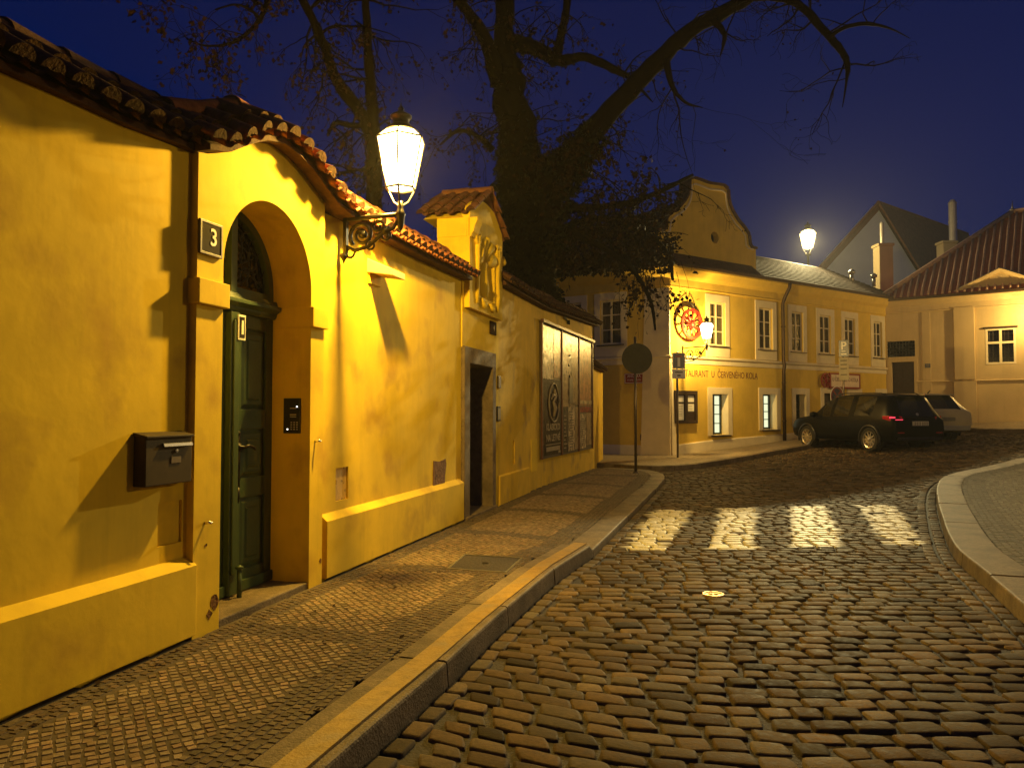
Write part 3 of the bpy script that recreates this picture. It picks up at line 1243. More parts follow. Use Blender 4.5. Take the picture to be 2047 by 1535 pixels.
mb.tube([A.P(hs, DD + 0.012, hz - 0.29), A.P(hs - 0.008, DD + 0.02, hz - 0.35), A.P(hs, DD + 0.016, hz - 0.4)], [0.014, 0.012, 0.005], 8)
mb.build("door_handle", IRON, door_o, smooth=True)
mb = MB()
mb.tube([A.P(MID, DD + 0.10, 0.045), A.P(MID, DD + 0.10, 0.24)], 0.017, 10)
mb.lathe(A.P(MID, DD + 0.10, 0.24), [(0.017, 0), (0.028, 0.006), (0.028, 0.02), (0.01, 0.03)], 12)
mb.build("foot_bolt", GREEN, door_o, smooth=True)
mb = MB()
mb.box(A, MID + 0.0, MID + 0.085, DD + 0.061, DD + 0.068, 1.86, 2.04)
mb.cur = 1
mb.box(A, MID + 0.012, MID + 0.073, DD + 0.068, DD + 0.071, 1.875, 2.025)
mb.cur = 0
mb.box(A, MID + 0.03, MID + 0.055, DD + 0.071, DD + 0.074, 1.9, 2.0)
mb.build("name_plate", [WHITE, BLACK], door_o)
mb = MB()
mb.sweep([A.P(JL - 0.02, DD, 0), A.P(JR + 0.02, DD, 0)], [(-0.03, 2.06), (0.03, 2.06), (0.045, 2.085), (0.045, 2.10), (0.085, 2.125), (0.085, 2.15), (0.04, 2.165), (0.03, 2.20), (-0.03, 2.20)])
mb.build("transom", GREEN, w2, bevel=0.003)
FZ = 2.20
FH = ZS + RA - FZ


def fan_edge(frac, k=25):
    """outline of the half-round light at a fraction of its radius"""
    pts = []
    for t in np.linspace(0, math.pi, k):
        pts.append((2.0985 + RA * frac * math.cos(t), max(FZ, ZS + RA * frac * math.sin(t)) if frac > 0 else FZ))
    return pts


mb = MB()
out = [(JR + 0.01, FZ)] + fan_edge(1.02) + [(JL - 0.01, FZ)]
inn = [(2.0985 + (RA - 0.06) * math.cos(t), FZ + 0.05 + (FH - 0.11) * math.sin(t)) for t in np.linspace(0, math.pi, 25)]
mb.plate(A, out, [inn], DD - 0.05, DD)
mb.box(A, MID - 0.035, MID + 0.035, DD - 0.04, DD + 0.03, FZ, FZ + FH - 0.02)
fan_o = mb.build("fanlight", GREEN, w2, bevel=0.003)
mb = MB()
mb.plate(A, out, [], DD - 0.075, DD - 0.055)
mb.build("pane", DPANE, fan_o)
mb = MB()
# iron tracery: scrolls and crossing bars
for sgn in (-1, 1):
    for k in range(5):
        r0 = 0.09 + 0.08 * k
        pts = []
        for t in np.linspace(0.08, math.pi / 2 - 0.12, 14):
            wob = 0.018 * math.sin(10 * t + k * 1.9)
            pts.append(A.P(2.0985 + sgn * (r0 + wob) * math.cos(t), DD - 0.03, FZ + 0.06 + (r0 + wob) * 1.08 * math.sin(t)))
        mb.tube(pts, 0.006, 6)
    for k in range(1, 6):
        t = math.pi / 2 * k / 6
        pts = []
        for q in np.linspace(0.07, 0.49, 12):
            a = t + 0.10 * math.sin(q * 26 + k)
            pts.append(A.P(2.0985 + sgn * q * math.cos(a), DD - 0.026, FZ + 0.06 + q * 1.08 * math.sin(a)))
        mb.tube(pts, 0.006, 6)
    for k in range(7):
        cx_ = 2.0985 + sgn * (0.1 + 0.055 * k)
        cz_ = FZ + 0.12 + 0.05 * ((k * 3) % 5)
        if (cx_ - 2.0985) ** 2 + (cz_ - FZ) ** 2 < (RA - 0.07) ** 2:
            pts = [A.P(cx_ + (0.006 + 0.006 * a) * math.cos(a), DD - 0.024, cz_ + (0.006 + 0.006 * a) * math.sin(a)) for a in np.linspace(0, 7.5, 18)]
            mb.tube(pts, 0.0055, 6)
mb.build("tracery", IRON, fan_o, smooth=True)
for s_, z_ in ((A.hit(409, 1045)[0], A.hit(409, 1045)[1]), (A.hit(627, 882)[0] + 0.02, A.hit(627, 882)[1])):
    mb = MB()
    mb.tube([A.P(s_, 0, z_), A.P(s_, 0.035, z_ + 0.004), A.P(s_ + 0.012, 0.045, z_ + 0.0)], [0.009, 0.010, 0.007], 8)
    mb.build("door_hook", CHROME, w2, smooth=True)

CHIP = mat("chipped_plaster", (0.17, 0.085, 0.03), 0.95, 0.5, 18.0, 0.9, 35.0, spec=0.1)
for cu, cv_, rr_ in ((428, 1205, 0.05), (418, 1228, 0.03), (411, 1090, 0.016), (640, 1120, 0.022)):
    cs_, cz_ = A.hit(cu, cv_, 0.0)
    pts_ = [(cs_ + rr_ * random.uniform(0.45, 1.2) * math.cos(t) * 0.9, cz_ + rr_ * random.uniform(0.45, 1.2) * math.sin(t)) for t in np.linspace(0, 2 * math.pi, 12)[:-1]]
    mb = MB()
    mb.plate(A, pts_, [], -0.005, 0.0022)
    mb.build("plaster_chip", CHIP, w2)

# house number and intercom and letterbox
nb = A.rect(398, 448, 438, 508)
np_ = thing("house_number", A.P(nb[0], 0, 2.5), "dark enamel house number plate showing a white three beside the arch", "number plate")
mb = MB()
mb.box(A, nb[0], nb[1], 0.004, 0.016, nb[2], nb[3])
mb.build("plate", mat("dark_enamel", (0.012, 0.006, 0.006), 0.7, 0.1, spec=0.05), np_, bevel=0.003)
mb = MB()
mb.plate(A, rect_loop(nb[0] - 0.012, nb[1] + 0.012, nb[2] - 0.012, nb[3] + 0.012), [rect_loop(nb[0] + 0.004, nb[1] - 0.004, nb[2] + 0.004, nb[3] - 0.004)], 0.002, 0.019)
mb.build("rim", mat("dull_rim", (0.09, 0.06, 0.03), 0.5, 0.1), np_, bevel=0.002)
lettering("numeral", "3", A, (nb[0] + nb[1]) / 2 + 0.02, (nb[2] + nb[3]) / 2 + 0.005, 0.0175, 0.15, WHITE, np_, bold=0.002)

JF = Frame(A.P(JR, 0, 0), A.n)                     # face of the far jamb, seen through the arch
JF.e = -A.n
JF.n = -A.e
ic = (JF.hit(569, 830)[0], JF.hit(602, 830)[0], JF.hit(585, 866)[1], JF.hit(585, 796)[1])
im = thing("intercom", JF.P(ic[0], 0, ic[2]), "black intercom panel with lit buttons inside the arch jamb", "intercom")
mb = MB()
mb.box(JF, ic[0], ic[1], 0.0, 0.018, ic[2], ic[3])
mb.build("panel", BLACK, im, bevel=0.004)
mb = MB()
cw, ch = ic[1] - ic[0], ic[3] - ic[2]
for r_ in range(4):
    for c_ in range(3):
        x_, z_ = ic[0] + cw * (0.45 + 0.17 * c_), ic[2] + ch * (0.10 + 0.065 * r_)
        mb.box(JF, x_, x_ + cw * 0.09, 0.018, 0.021, z_, z_ + ch * 0.03)
KEYS = mat("intercom_keys", (0.45, 0.42, 0.38), 0.4, 0.1)
mb.build("keypad", KEYS, im)
for z_ in (0.46, 0.52, 0.70):
    mb = MB()
    mb.box(JF, ic[0] + cw * 0.4, ic[0] + cw * 0.78, 0.018, 0.020, ic[2] + ch * z_, ic[2] + ch * (z_ + 0.025))
    mb.build("name_strip", KEYS, im)
INDIC = mat_emit("indicator", (1, 0.95, 0.85), 2.5)
for fx, fz in ((0.82, 0.76), (0.26, 0.115)):
    mb = MB()
    mb.lathe(JF.P(ic[0] + cw * fx, 0.018, ic[2] + ch * fz), [(0.006, 0), (0.006, 0.003), (0.001, 0.004)], 8, JF.n)
    mb.build("indicator_lamp", INDIC, im)

ml = A.rect(287, 870, 380, 968, 0.018)
mlo = thing("letterbox", A.P(ml[0], 0, ml[2]), "grey-brown metal letterbox with bright slot on the yellow wall", "letterbox")
mb = MB()
mb.box(A, ml[0], ml[1], -0.049, 0.030, ml[2], ml[3])
mb.build("body", BOXMET, mlo, bevel=0.006)
mb = MB()
mb.hexa([A.P(ml[0] - 0.006, -0.049, ml[3]), A.P(ml[1] + 0.006, -0.049, ml[3]), A.P(ml[1] + 0.006, 0.042, ml[3] - 0.012), A.P(ml[0] - 0.006, 0.042, ml[3] - 0.012),
         A.P(ml[0] - 0.006, -0.049, ml[3] + 0.02), A.P(ml[1] + 0.006, -0.049, ml[3] + 0.02), A.P(ml[1] + 0.006, 0.042, ml[3] + 0.0), A.P(ml[0] - 0.006, 0.042, ml[3] + 0.0)])
mb.build("lid", BOXMET, mlo, bevel=0.003)
mw = ml[1] - ml[0]
mb = MB()
mb.hexa([A.P(ml[0] + mw * a, d, z) for d, z in ((0.031, ml[3] - 0.055), (0.046, ml[3] - 0.062)) for a in (0.34, 0.97)][:2] + [A.P(ml[0] + mw * 0.97, 0.046, ml[3] - 0.062), A.P(ml[0] + mw * 0.34, 0.046, ml[3] - 0.062)] +
        [A.P(ml[0] + mw * 0.34, 0.031, ml[3] - 0.043), A.P(ml[0] + mw * 0.97, 0.031, ml[3] - 0.043), A.P(ml[0] + mw * 0.97, 0.040, ml[3] - 0.046), A.P(ml[0] + mw * 0.34, 0.040, ml[3] - 0.046)])
mb.build("slot", CHROME, mlo)
mb = MB()
mb.lathe(A.P(ml[0] + mw * 0.64, 0.031, ml[3] - 0.09), [(0.011, 0), (0.011, 0.006), (0.004, 0.007)], 12, A.n)
mb.build("lock", STEEL, mlo)
mb = MB()
mb.box(A, ml[0] + mw * 0.53, ml[0] + mw * 0.74, 0.0305, 0.034, ml[3] - 0.158, ml[3] - 0.122)
mb.build("name_holder", mat("name_card", (0.11, 0.075, 0.04), 0.5, 0.2, 60.0), mlo)

# ------------------------------------------------------------------ wall: stretch with the lantern
G0, G1 = 6.42, 8.08               # second gateway
ez3 = interp([(3.2, 3.0), (5.0, 3.0), (6.6, 3.03)])
w3 = thing("garden_wall", A.P(4.6, 0, 0), "ochre garden wall between the arched gateway and the niche gateway", "wall")
ha_ = A.rect(671, 934, 696, 1022, -0.05)
mb = MB()
h3 = (ha_[0], ha_[1], 0.60, ha_[3])
mb.plate(A, [(PW1 - 0.002, -0.3), (G0, -0.3)] + wall_top(ez3, PW1 - 0.002, G0, 0.035, 6), [rect_loop(*h3)], -0.54, -0.05)
mb.build("wall", YEL, w3)
mb = MB()
mb.box(A, h3[0] + 0.003, h3[1] - 0.003, -0.2, -0.068, h3[2], h3[3])
mb.box(A, h3[0] + 0.03, h3[0] + 0.045, -0.068, -0.060, (h3[2] + h3[3]) / 2, (h3[2] + h3[3]) / 2 + 0.04)
mb.build("utility_hatch", mat("worn_hatch", (0.62, 0.40, 0.09), 0.7, 0.2, 6.0, 0.2, stain=((0.14, 0.08, 0.03), 14.0, 0.6, 0.7)), w3, bevel=0.004)
br = A.rect(865, 919, 890, 970, -0.05)
mb = MB()
mb.plate(A, [(br[0], br[2] - 0.02), (br[1] - 0.03, br[2] - 0.02), (br[1] - 0.025, br[2] + 0.1), (br[1] + 0.02, br[3] - 0.06), (br[1], br[3]), ((br[0] + br[1]) / 2, br[3] - 0.02), (br[0] + 0.01, br[3])], [], -0.06, -0.043)
mb.build("bare_masonry_patch", mat("bare_masonry", (0.16, 0.075, 0.03), 0.9, 0.5, 16.0, 0.9, 30.0), w3)
plinth(A, PW1 + 0.06, G0 - 0.05, 0.018, 0.47, -0.06, 0.012, w3, YEL, 0.055)
coping(A, 3.28, 6.48, ez3, w3, TILE, d_e=0.13)

# metal weather box fixed under the eave
bx = thing("wall_box", A.P(3.95, 0, 2.7), "small sheet metal box high on the wall, lit from the lantern above", "box")
mb = MB()
s_a, zz = A.hit(733, 540, -0.05)
s_b = A.hit(795, 530, 0.15)[0]
zz = 2.62
mb.hexa([A.P(s_a, -0.05, zz), A.P(s_a + 0.30, -0.05, zz), A.P(s_a + 0.30, 0.20, zz - 0.04), A.P(s_a, 0.20, zz - 0.04), A.P(s_a, -0.05, zz + 0.13), A.P(s_a + 0.30, -0.05, zz + 0.13), A.P(s_a + 0.30, 0.20, zz + 0.02), A.P(s_a, 0.20, zz + 0.02)])
mb.build("housing", mat("painted_sheet_metal", (0.62, 0.42, 0.14), 0.6, 0.1), bx, bevel=0.006)
mb = MB()
mb.box(A, s_a + 0.02, s_a + 0.28, -0.05, -0.03, zz - 0.10, zz)
mb.build("mounting", YEL, bx, bevel=0.004)

# ------------------------------------------------------------------ niche gateway
w4 = thing("niche_gateway", A.P(7.2, 0, 0), "ochre gateway with a roofed shell niche above an old wooden door", "gateway")
dh = A.rect(930, 722, 990, 1010, 0.0)
D0, D1 = G0 + 0.16, 7.74
mb = MB()
mb.plate(A, rect_loop(G0, G1, -0.3, 3.05), [rect_loop(D0, D1, -0.29, 2.02)], -0.5, -0.035)
mb.build("wall", YEL, w4)
mb = MB()
mb.plate(A, [(G0 + 0.0, -0.25), (D0 + 0.07, -0.25), (D0 + 0.07, 1.96), (D1 - 0.07, 1.96), (D1 - 0.07, -0.25), (D1 + 0.10, -0.25), (D1 + 0.10, 2.17), (G0 + 0.0, 2.17)], [], -0.34, 0.0)
mb.build("stone_frame", STONE, w4, bevel=0.015)
mb = MB()
mb.box(A, D0 - 0.02, D1 + 0.02, -0.42, -0.36, 0.02, 2.0)
for k in range(5):
    a = D0 + 0.08 + (D1 - D0 - 0.16) * k / 5
    mb.box(A, a + 0.005, a + (D1 - D0 - 0.16) / 5 - 0.005, -0.36, -0.345, 0.04, 1.95)
d2 = mb.build("door", WOOD, w4, bevel=0.004)
mb = MB()
mb.lathe(A.P(D0 + 0.2, -0.345, 1.02), [(0.02, 0), (0.02, 0.01), (0.01, 0.02), (0.018, 0.04), (0.002, 0.052)], 10, A.n)
mb.build("door_knob", CHROME, d2, smooth=True)
mb = MB()
mb.box(A, D0 - 0.1, D1 + 0.1, -0.45, 0.02, -0.2, 0.03)
mb.build("threshold", STONE, w4, bevel=0.01)
# attic with niche
N0, N1, NB, NT = 6.50, 8.04, 2.66, 3.82
NM = (N0 + N1) / 2
mb = MB()
niche = [(NM - 0.36, 2.86), (NM + 0.36, 2.86)] + [(NM + 0.36 * math.cos(t), 3.35 + 0.36 * math.sin(t)) for t in np.linspace(0, math.pi, 17)]
ped = [(NM + 0.77 * math.cos(t) * 1.0, NT + 0.34 * math.sin(t)) for t in np.linspace(0, math.pi, 17)]
mb.plate(A, [(N0, NB), (N1, NB), (N1, NT)] + ped[1:-1] + [(N0, NT)], [niche], -0.07, 0.035)
mb.box(A, N0, N1, -0.40, -0.07, NB, NT)
att = mb.build("attic", YEL, w4)
mb = MB()
rows = []
for k in range(9):
    t = k / 8
    rows.append([A.P(NM + 0.36 * math.cos(a) * (1 - 0.0 * t), 0.03 - 0.10 * math.sin(math.pi / 2 * t), (3.35 + 0.36 * math.sin(a)) if a <= math.pi else 2.86) for a in np.linspace(0, math.pi, 17)])
# niche back
rows = []
for k in range(7):
    z = 2.86 + (3.35 - 2.86) * k / 6
    rows.append([A.P(NM + 0.36 * math.cos(a), 0.03 - 0.13 * math.sin(a), z) for a in np.linspace(0, math.pi, 17)])
for k in range(1, 8):
    q = math.pi / 2 * k / 7
    rr = math.cos(q)
    rows.append([A.P(NM + 0.36 * rr * math.cos(a), 0.03 - 0.13 * rr * math.sin(a), 3.35 + 0.36 * math.sin(q)) for a in np.linspace(0, math.pi, 17)])
mb.grid(rows)
mb.build("niche", YEL, w4, smooth=True)
mb = MB()
# weathered relief, worn nearly flat: shell head and a hanging fold
for k in range(5):
    a = math.pi * (k + 0.5) / 5
    mb.tube([A.P(NM, -0.075, 3.32), A.P(NM + 0.2 * math.cos(a), -0.06, 3.34 + 0.2 * math.sin(a)), A.P(NM + 0.36 * math.cos(a), -0.02, 3.35 + 0.36 * math.sin(a))], [0.05, 0.085, 0.11], 10)
mb.tube([A.P(NM, -0.10, 2.84), A.P(NM + 0.02, -0.085, 3.0), A.P(NM - 0.01, -0.08, 3.2), A.P(NM, -0.08, 3.36)], [0.12, 0.14, 0.12, 0.11], 12)
mb.build("shell_relief", YEL, w4, smooth=True)
mb = MB()
for sgn in (-1, 1):
    x0 = NM + sgn * 0.47
    pts = [(0.0, 2.75), (0.03, 2.95), (0.0, 3.2), (0.02, 3.45), (-0.02, 3.62)]
    mb.tube([A.P(x0 + sgn * a, 0.035, z) for a, z in pts], [0.03, 0.045, 0.04, 0.05, 0.06], 8)
    sp = [A.P(x0 + sgn * (0.04 + 0.012 * t) * math.cos(t), 0.05, 3.62 + (0.03 + 0.014 * t) * math.sin(t)) for t in np.linspace(0, 7, 20)]
    mb.tube(sp, 0.028, 8)
    mb.tube([A.P(NM + sgn * 0.08, 0.04, 2.80), A.P(NM + sgn * 0.2, 0.05, 2.74), A.P(NM + sgn * 0.3, 0.04, 2.84)], [0.03, 0.04, 0.02], 8)
mb.tube([A.P(N1 - 0.02, 0.0, 3.50), A.P(N1 + 0.06, 0.02, 3.52), A.P(N1 + 0.1, 0.0, 3.60)], [0.06, 0.06, 0.04], 8)
mb.build("volute", YEL, w4, smooth=True)
mb = MB()
prof = [(-0.02, 3.56), (0.02, 3.56), (0.03, 3.60), (0.05, 3.62), (0.07, 3.70), (0.10, 3.76), (0.10, 3.80), (-0.02, 3.80)]
mb.sweep([A.P(N0 + 0.005, -0.40, 0), A.P(N0 + 0.005, 0.0, 0)][::1], [(d, z) for d, z in [(-q[0], q[1]) for q in prof]])
mb.sweep([A.P(N0, 0.035, 0), A.P(N0 + 0.22, 0.035, 0)], prof)
mb.build("cornice", YEL, w4, bevel=0.003)
# little tiled roof: ridge runs back from the street, two slopes
mb = MB()
GL = Frame(A.P(NM, 0.10, 0), -A.n)   # s runs backwards from the street face
SL = Frame(A.P(NM, 0.10, 0), A.n)
for sgn in (-1, 1):
    F2 = Frame(A.P(NM, -0.60 if sgn > 0 else 0.07, 0), A.n if sgn > 0 else -A.n)
    # frame normal must point away from the ridge, down the slope
    F2.n = A.e * sgn
    F2.e = A.n * (1 if sgn > 0 else -1)
    barrel_tiles(F2, 0, 0.67, lambda s: 3.84, 0.84, 0.0, 0.46, pitch=0.15, rows=3, r=0.055, mbx=mb)
FR = Frame(A.P(NM, 0.08, 0), -A.n)
FR.e = -A.n
FR.n = A.e
ridge_tiles(FR, 0, 0.69, lambda s: 4.33, 0.0, r=0.08, mbx=mb)
mb.build("tile_roof", [mat("weathered_clay_tile", (0.20, 0.085, 0.04), 0.8, 0.35, 9.0, 0.3, 60.0, spec=0.15), DARKMORT], w4, smooth=True)
mb = MB()
mb.plate(A, [(NM - 0.80, 3.80), (NM + 0.80, 3.80), (NM, 4.28)], [], -0.58, -0.05)
mb.build("gable_core", YEL, w4)
nb2 = A.rect(979, 643, 991, 669, -0.03)
PALENUM = mat("dull_white_enamel", (0.45, 0.40, 0.30), 0.8, 0.1, spec=0.1)
n2 = thing("house_number", A.P(nb2[0], 0, nb2[2]), "small dark number plate with a pale numeral above the wooden door", "number plate")
mb = MB()
mb.box(A, nb2[0], nb2[1], -0.034, -0.018, nb2[2], nb2[3])
mb.build("plate", mat("brown_enamel", (0.03, 0.014, 0.006), 0.8, 0.1, spec=0.05), n2, bevel=0.003)
lettering("numeral", "4", A, (nb2[0] + nb2[1]) / 2 + 0.03, (nb2[2] + nb2[3]) / 2, -0.0175, 0.12, PALENUM, n2, bold=0.0)

# ------------------------------------------------------------------ far stretch with the poster board
ez5a = interp([(8.0, 3.22), (11.0, 3.25)])
ez5b = interp([(0.0, 3.25), (4.4, 3.40)])
w5 = thing("garden_wall", A.P(9.5, 0, 0), "far ochre garden wall carrying the poster board, bent towards the street", "wall")
hn = A.rect(1023, 880, 1029, 928, -0.035)
mb = MB()
mb.plate(A, [(G1, -0.3), (11.0, -0.3)] + wall_top(ez5a, G1, 11.0, 0.03, 4), [rect_loop(hn[0], hn[1], hn[2], hn[3])], -0.5, -0.035)
mb.plate(B, [(0.0, -0.3), (4.40, -0.3)] + wall_top(ez5b, 0.0, 4.40, 0.03, 4), [], -0.5, -0.037)
mb.build("wall", YEL2, w5)
mb = MB()
mb.box(A, hn[0], hn[1], -0.2, -0.06, hn[2], hn[3])
mb.build("utility_hatch", YEL, w5)
hn2 = A.rect(1061, 878, 1073, 942, -0.035)
mb = MB()
mb.box(A, hn2[0], hn2[1], -0.045, -0.025, hn2[2], hn2[3])
mb.build("utility_hatch", YEL, w5, bevel=0.004)
plinth(A, G1 - 0.02, 9.95, -0.3, 0.40, -0.045, 0.0, w5, YEL2, 0.02)
coping(A, G1 - 0.05, 11.05, ez5a, w5, TILE2, d_e=0.15)
coping(B, 0.0, 4.5, ez5b, w5, TILE2, d_e=0.15)
for (u0, v0, u1, v1, lab, mt) in ((994, 752, 999, 776, "thin pale plate on the wall beside the wooden door", "name_card"), (992, 812, 998, 842, "narrow dark bell plate with pale edge by the wooden door", None)):
    q = A.rect(u0, v0, u1, v1, -0.035)
    t_ = thing("door_plate", A.P(q[0], 0, q[2]), lab, "plate")
    mb = MB()
    mb.box(A, q[0], q[1], -0.034, -0.012, q[2], q[3])
    mb.build("plate", MATS[mt] if mt else BLACK, t_, bevel=0.003)
    if not mt:
        mb = MB()
        mb.box(A, q[0] + 0.02, q[1] - 0.02, -0.012, -0.009, q[2] + 0.03, q[3] - 0.03)
        mb.build("button_panel", STEEL, t_)

# last low stub of wall before the side street
S_ = B.P(4.40, -0.12, 0)
ST = Frame((S_.x, S_.y), (2.62 - S_.x, 22.0 - S_.y))
w6 = thing("garden_wall", ST.P(1.5, 0, 0), "low ochre wall stub with sloping tile cap beyond the posters", "wall")
mb = MB()
mb.plate(ST, rect_loop(-0.05, 3.6, -0.3, 2.42), [], -0.42, -0.0)
mb.build("wall", YEL2, w6)
coping(ST, -0.05, 3.2, lambda s: 2.46, w6, TILE2, d_e=0.14)

# ------------------------------------------------------------------ poster board
pb = (B.hit(1083, 784, 0.02)[0], B.hit(1184, 784, 0.02)[0], 0.49, 2.95)
po = thing("poster_board", B.P(pb[0], 0, pb[2]), "tall notice board covered with overlapping posters on the far wall", "notice board")
mb = MB()
mb.box(B, pb[0], pb[1], -0.037, 0.012, pb[2], pb[3])
mb.build("backing", mat("board_backing", (0.07, 0.05, 0.03), 0.6, 0.3), po)
mb = MB()
RUST = mat("dark_red_frame", (0.09, 0.018, 0.010), 0.5, 0.2)
bw = pb[1] - pb[0]
CU = [0.0, 0.335, 0.68, 1.0]
for c in CU:
    x_ = pb[0] + bw * c
    mb.box(B, x_ - 0.03, x_ + 0.03, 0.012, 0.04, pb[2], pb[3] - 0.001)
mb.box(B, pb[0] - 0.05, pb[1] + 0.08, 0.012, 0.075, pb[3], pb[3] + 0.055)
mb.build("frame", RUST, po, bevel=0.003)


def paper(a, b, z0, z1, col, d=0.016, wav=0.006, rough=0.35):
    """one sheet of paper pasted on the board, a little buckled"""
    mbp = MB()
    nx, nz = 9, 14
    ph = random.uniform(0, 9)
    mbp.grid([[B.P(pb[0] + bw * (a + (b - a) * i / nx), d + wav * (0.5 + 0.5 * math.sin(ph + 3.1 * i + 1.7 * math.sin(j * 1.3 + ph))) * (0.3 + 0.7 * random.random()), z0 + (z1 - z0) * j / nz) for j in range(nz + 1)] for i in range(nx + 1)])
    m_ = mat("paper_%d" % int(col[0] * 9970 + col[1] * 3130 + col[2] * 710 + rough * 11), col, rough + (0.25 if z1 - H0 < 1.5 else 0.0), 0.55, 5.0, 0.3, 14.0, spec=0.12 if z1 - H0 < 1.5 else 0.5, stain=(tuple(c * 0.35 for c in col), 9.0, 0.52, 0.6))
    return mbp.build("poster", m_, po, smooth=True)


H0 = pb[2]
DK, TN, CRM, OR, RD, GRY = (0.035, 0.022, 0.015), (0.24, 0.16, 0.09), (0.50, 0.40, 0.25), (0.32, 0.12, 0.05), (0.22, 0.02, 0.012), (0.09, 0.07, 0.05)
paper(0.02, 0.19, H0 + 1.45, H0 + 2.42, CRM, 0.015, 0.02)
paper(0.20, 0.325, H0 + 1.5, H0 + 2.42, OR, 0.018, 0.004)
paper(0.02, 0.325, H0 + 0.05, H0 + 1.46, DK, 0.022)
paper(0.35, 0.52, H0 + 1.6, H0 + 2.42, CRM, 0.015, 0.025)
paper(0.52, 0.67, H0 + 1.0, H0 + 2.42, TN, 0.017, 0.012)
paper(0.35, 0.53, H0 + 0.95, H0 + 1.6, TN, 0.020, 0.025)
paper(0.36, 0.45, H0 + 0.03, H0 + 0.93, GRY, 0.016)
paper(0.46, 0.59, H0 + 0.05, H0 + 1.0, CRM, 0.018, 0.005, 0.5)
paper(0.60, 0.67, H0 + 0.06, H0 + 0.95, TN, 0.016, 0.004)
paper(0.70, 0.975, H0 + 0.98, H0 + 2.42, OR, 0.015, 0.010)
paper(0.70, 0.975, H0 + 0.84, H0 + 0.96, RD, 0.02, 0.002)
paper(0.70, 0.975, H0 + 1.02, H0 + 1.10, CRM, 0.028, 0.002)
paper(0.71, 0.84, H0 + 0.05, H0 + 0.80, CRM, 0.017, 0.004, 0.5)
paper(0.85, 0.97, H0 + 0.10, H0 + 0.82, TN, 0.019, 0.004)
PALE = mat("pale_print", (0.26, 0.21, 0.15), 0.5, 0.15)
DARKP = mat("dark_print", (0.06, 0.045, 0.03), 0.5, 0.15)
mb = MB()
for a0, a1, rr in ((0, 2 * math.pi, 0.36),):
    mb.tube([B.P(pb[0] + bw * 0.185 + 0.36 * math.cos(t), 0.034, H0 + 1.02 + rr * math.sin(t)) for t in np.linspace(a0, a1, 33)], 0.016, 6)
mb.tube([B.P(pb[0] + bw * 0.185 + x_, 0.034, H0 + 1.02 + z_) for x_, z_ in ((0.02, 0.26), (0.08, 0.14), (-0.05, 0.02), (0.06, -0.1), (-0.03, -0.26))], [0.02, 0.05, 0.03, 0.05, 0.02], 8)
mb.tube([B.P(pb[0] + bw * 0.185 + x_, 0.034, H0 + 1.02 + z_) for x_, z_ in ((-0.2, 0.06), (-0.08, 0.15), (0.06, 0.12), (0.2, -0.02))], [0.015, 0.03, 0.03, 0.015], 8)
mb.build("printed_emblem", PALE, po, smooth=True)
for txt, z_, sz in (("KLASICKO", 0.56, 0.17), ("NA LETNÉ", 0.36, 0.17)):
    lettering("lettering", txt, B, pb[0] + bw * 0.175, H0 + z_, 0.031, sz, PALE, po, width=bw * 0.23, bold=0.006)
mb = MB()
for a, b, z0, z1 in ((0.05, 0.30, 0.235, 0.25), (0.06, 0.29, 0.12, 0.20), (0.26, 0.30, -0.0 + 0.06, 0.11)):
    mb.box(B, pb[0] + bw * a, pb[0] + bw * b, 0.031, 0.033, H0 + z0, H0 + z1)
mb.build("printed_lines", PALE, po)
mb = MB()
for k in range(9):
    mb.box(B, pb[0] + bw * 0.37, pb[0] + bw * (0.40 + 0.035 * random.random()), 0.025, 0.0265, H0 + 0.12 + 0.08 * k, H0 + 0.14 + 0.08 * k)
mb.build("printed_lines", PALE, po)
mb = MB()
for k in range(14):
    mb.box(B, pb[0] + bw * 0.48, pb[0] + bw * (0.53 + 0.04 * random.random()), 0.0255, 0.027, H0 + 0.12 + 0.055 * k, H0 + 0.14 + 0.055 * k)
    mb.box(B, pb[0] + bw * 0.73, pb[0] + bw * (0.77 + 0.04 * random.random()), 0.0235, 0.025, H0 + 0.10 + 0.045 * k, H0 + 0.12 + 0.045 * k)
mb.box(B, pb[0] + bw * 0.46, pb[0] + bw * 0.53, 0.042, 0.044, H0 + 1.02, H0 + 1.55)
mb.build("printed_lines", DARKP, po)

# access cover in the pavement, valve cover in the road
ac = thing("access_cover", sum(COVER, Vector()) / 4, "rectangular dark access cover with pale rim set in the mosaic pavement", "cover")
mb = MB()
c_ = sum(COVER, Vector()) / 4
ins = [c_ + (p - c_) * 0.93 for p in COVER]
mb.hexa([p + Vector((0, 0, -0.04)) for p in ins] + [p + Vector((0, 0, -0.003)) for p in ins])
mb.build("lid", mat("cover_infill", (0.030, 0.021, 0.012), 0.75, 0.4, 18.0, 0.8, 40.0), ac)
mb = MB()
for k in range(4):
    a, b = COVER[k], COVER[(k + 1) % 4]
    ai, bi = ins[k], ins[(k + 1) % 4]
    mb.hexa([p + Vector((0, 0, -0.04)) for p in (a, b, bi, ai)] + [p + Vector((0, 0, 0.002)) for p in (a, b, bi, ai)])
mb.build("rim", STEEL, ac)
mb = MB()
mb.lathe(c_ + Vector((0, 0, -0.003)), [(0.03, 0), (0.03, 0.003), (0.018, 0.004)], 12)
mb.build("key_hole", BLACK, ac)
vc_ = at_z(1426, 1187, -0.12)
vc = thing("valve_cover", vc_, "small round metal valve cover among the cobbles", "cover")
mb = MB()
mb.lathe(vc_ + Vector((0, 0, -0.03)), [(0.084, 0), (0.084, 0.034), (0.072, 0.034), (0.070, 0.028), (0.0, 0.028)], 24)
mb.build("rim", mat("worn_brass", (0.75, 0.55, 0.32), 0.3, 0.15, 20.0, metal=0.8), vc, smooth=False)
mb = MB()
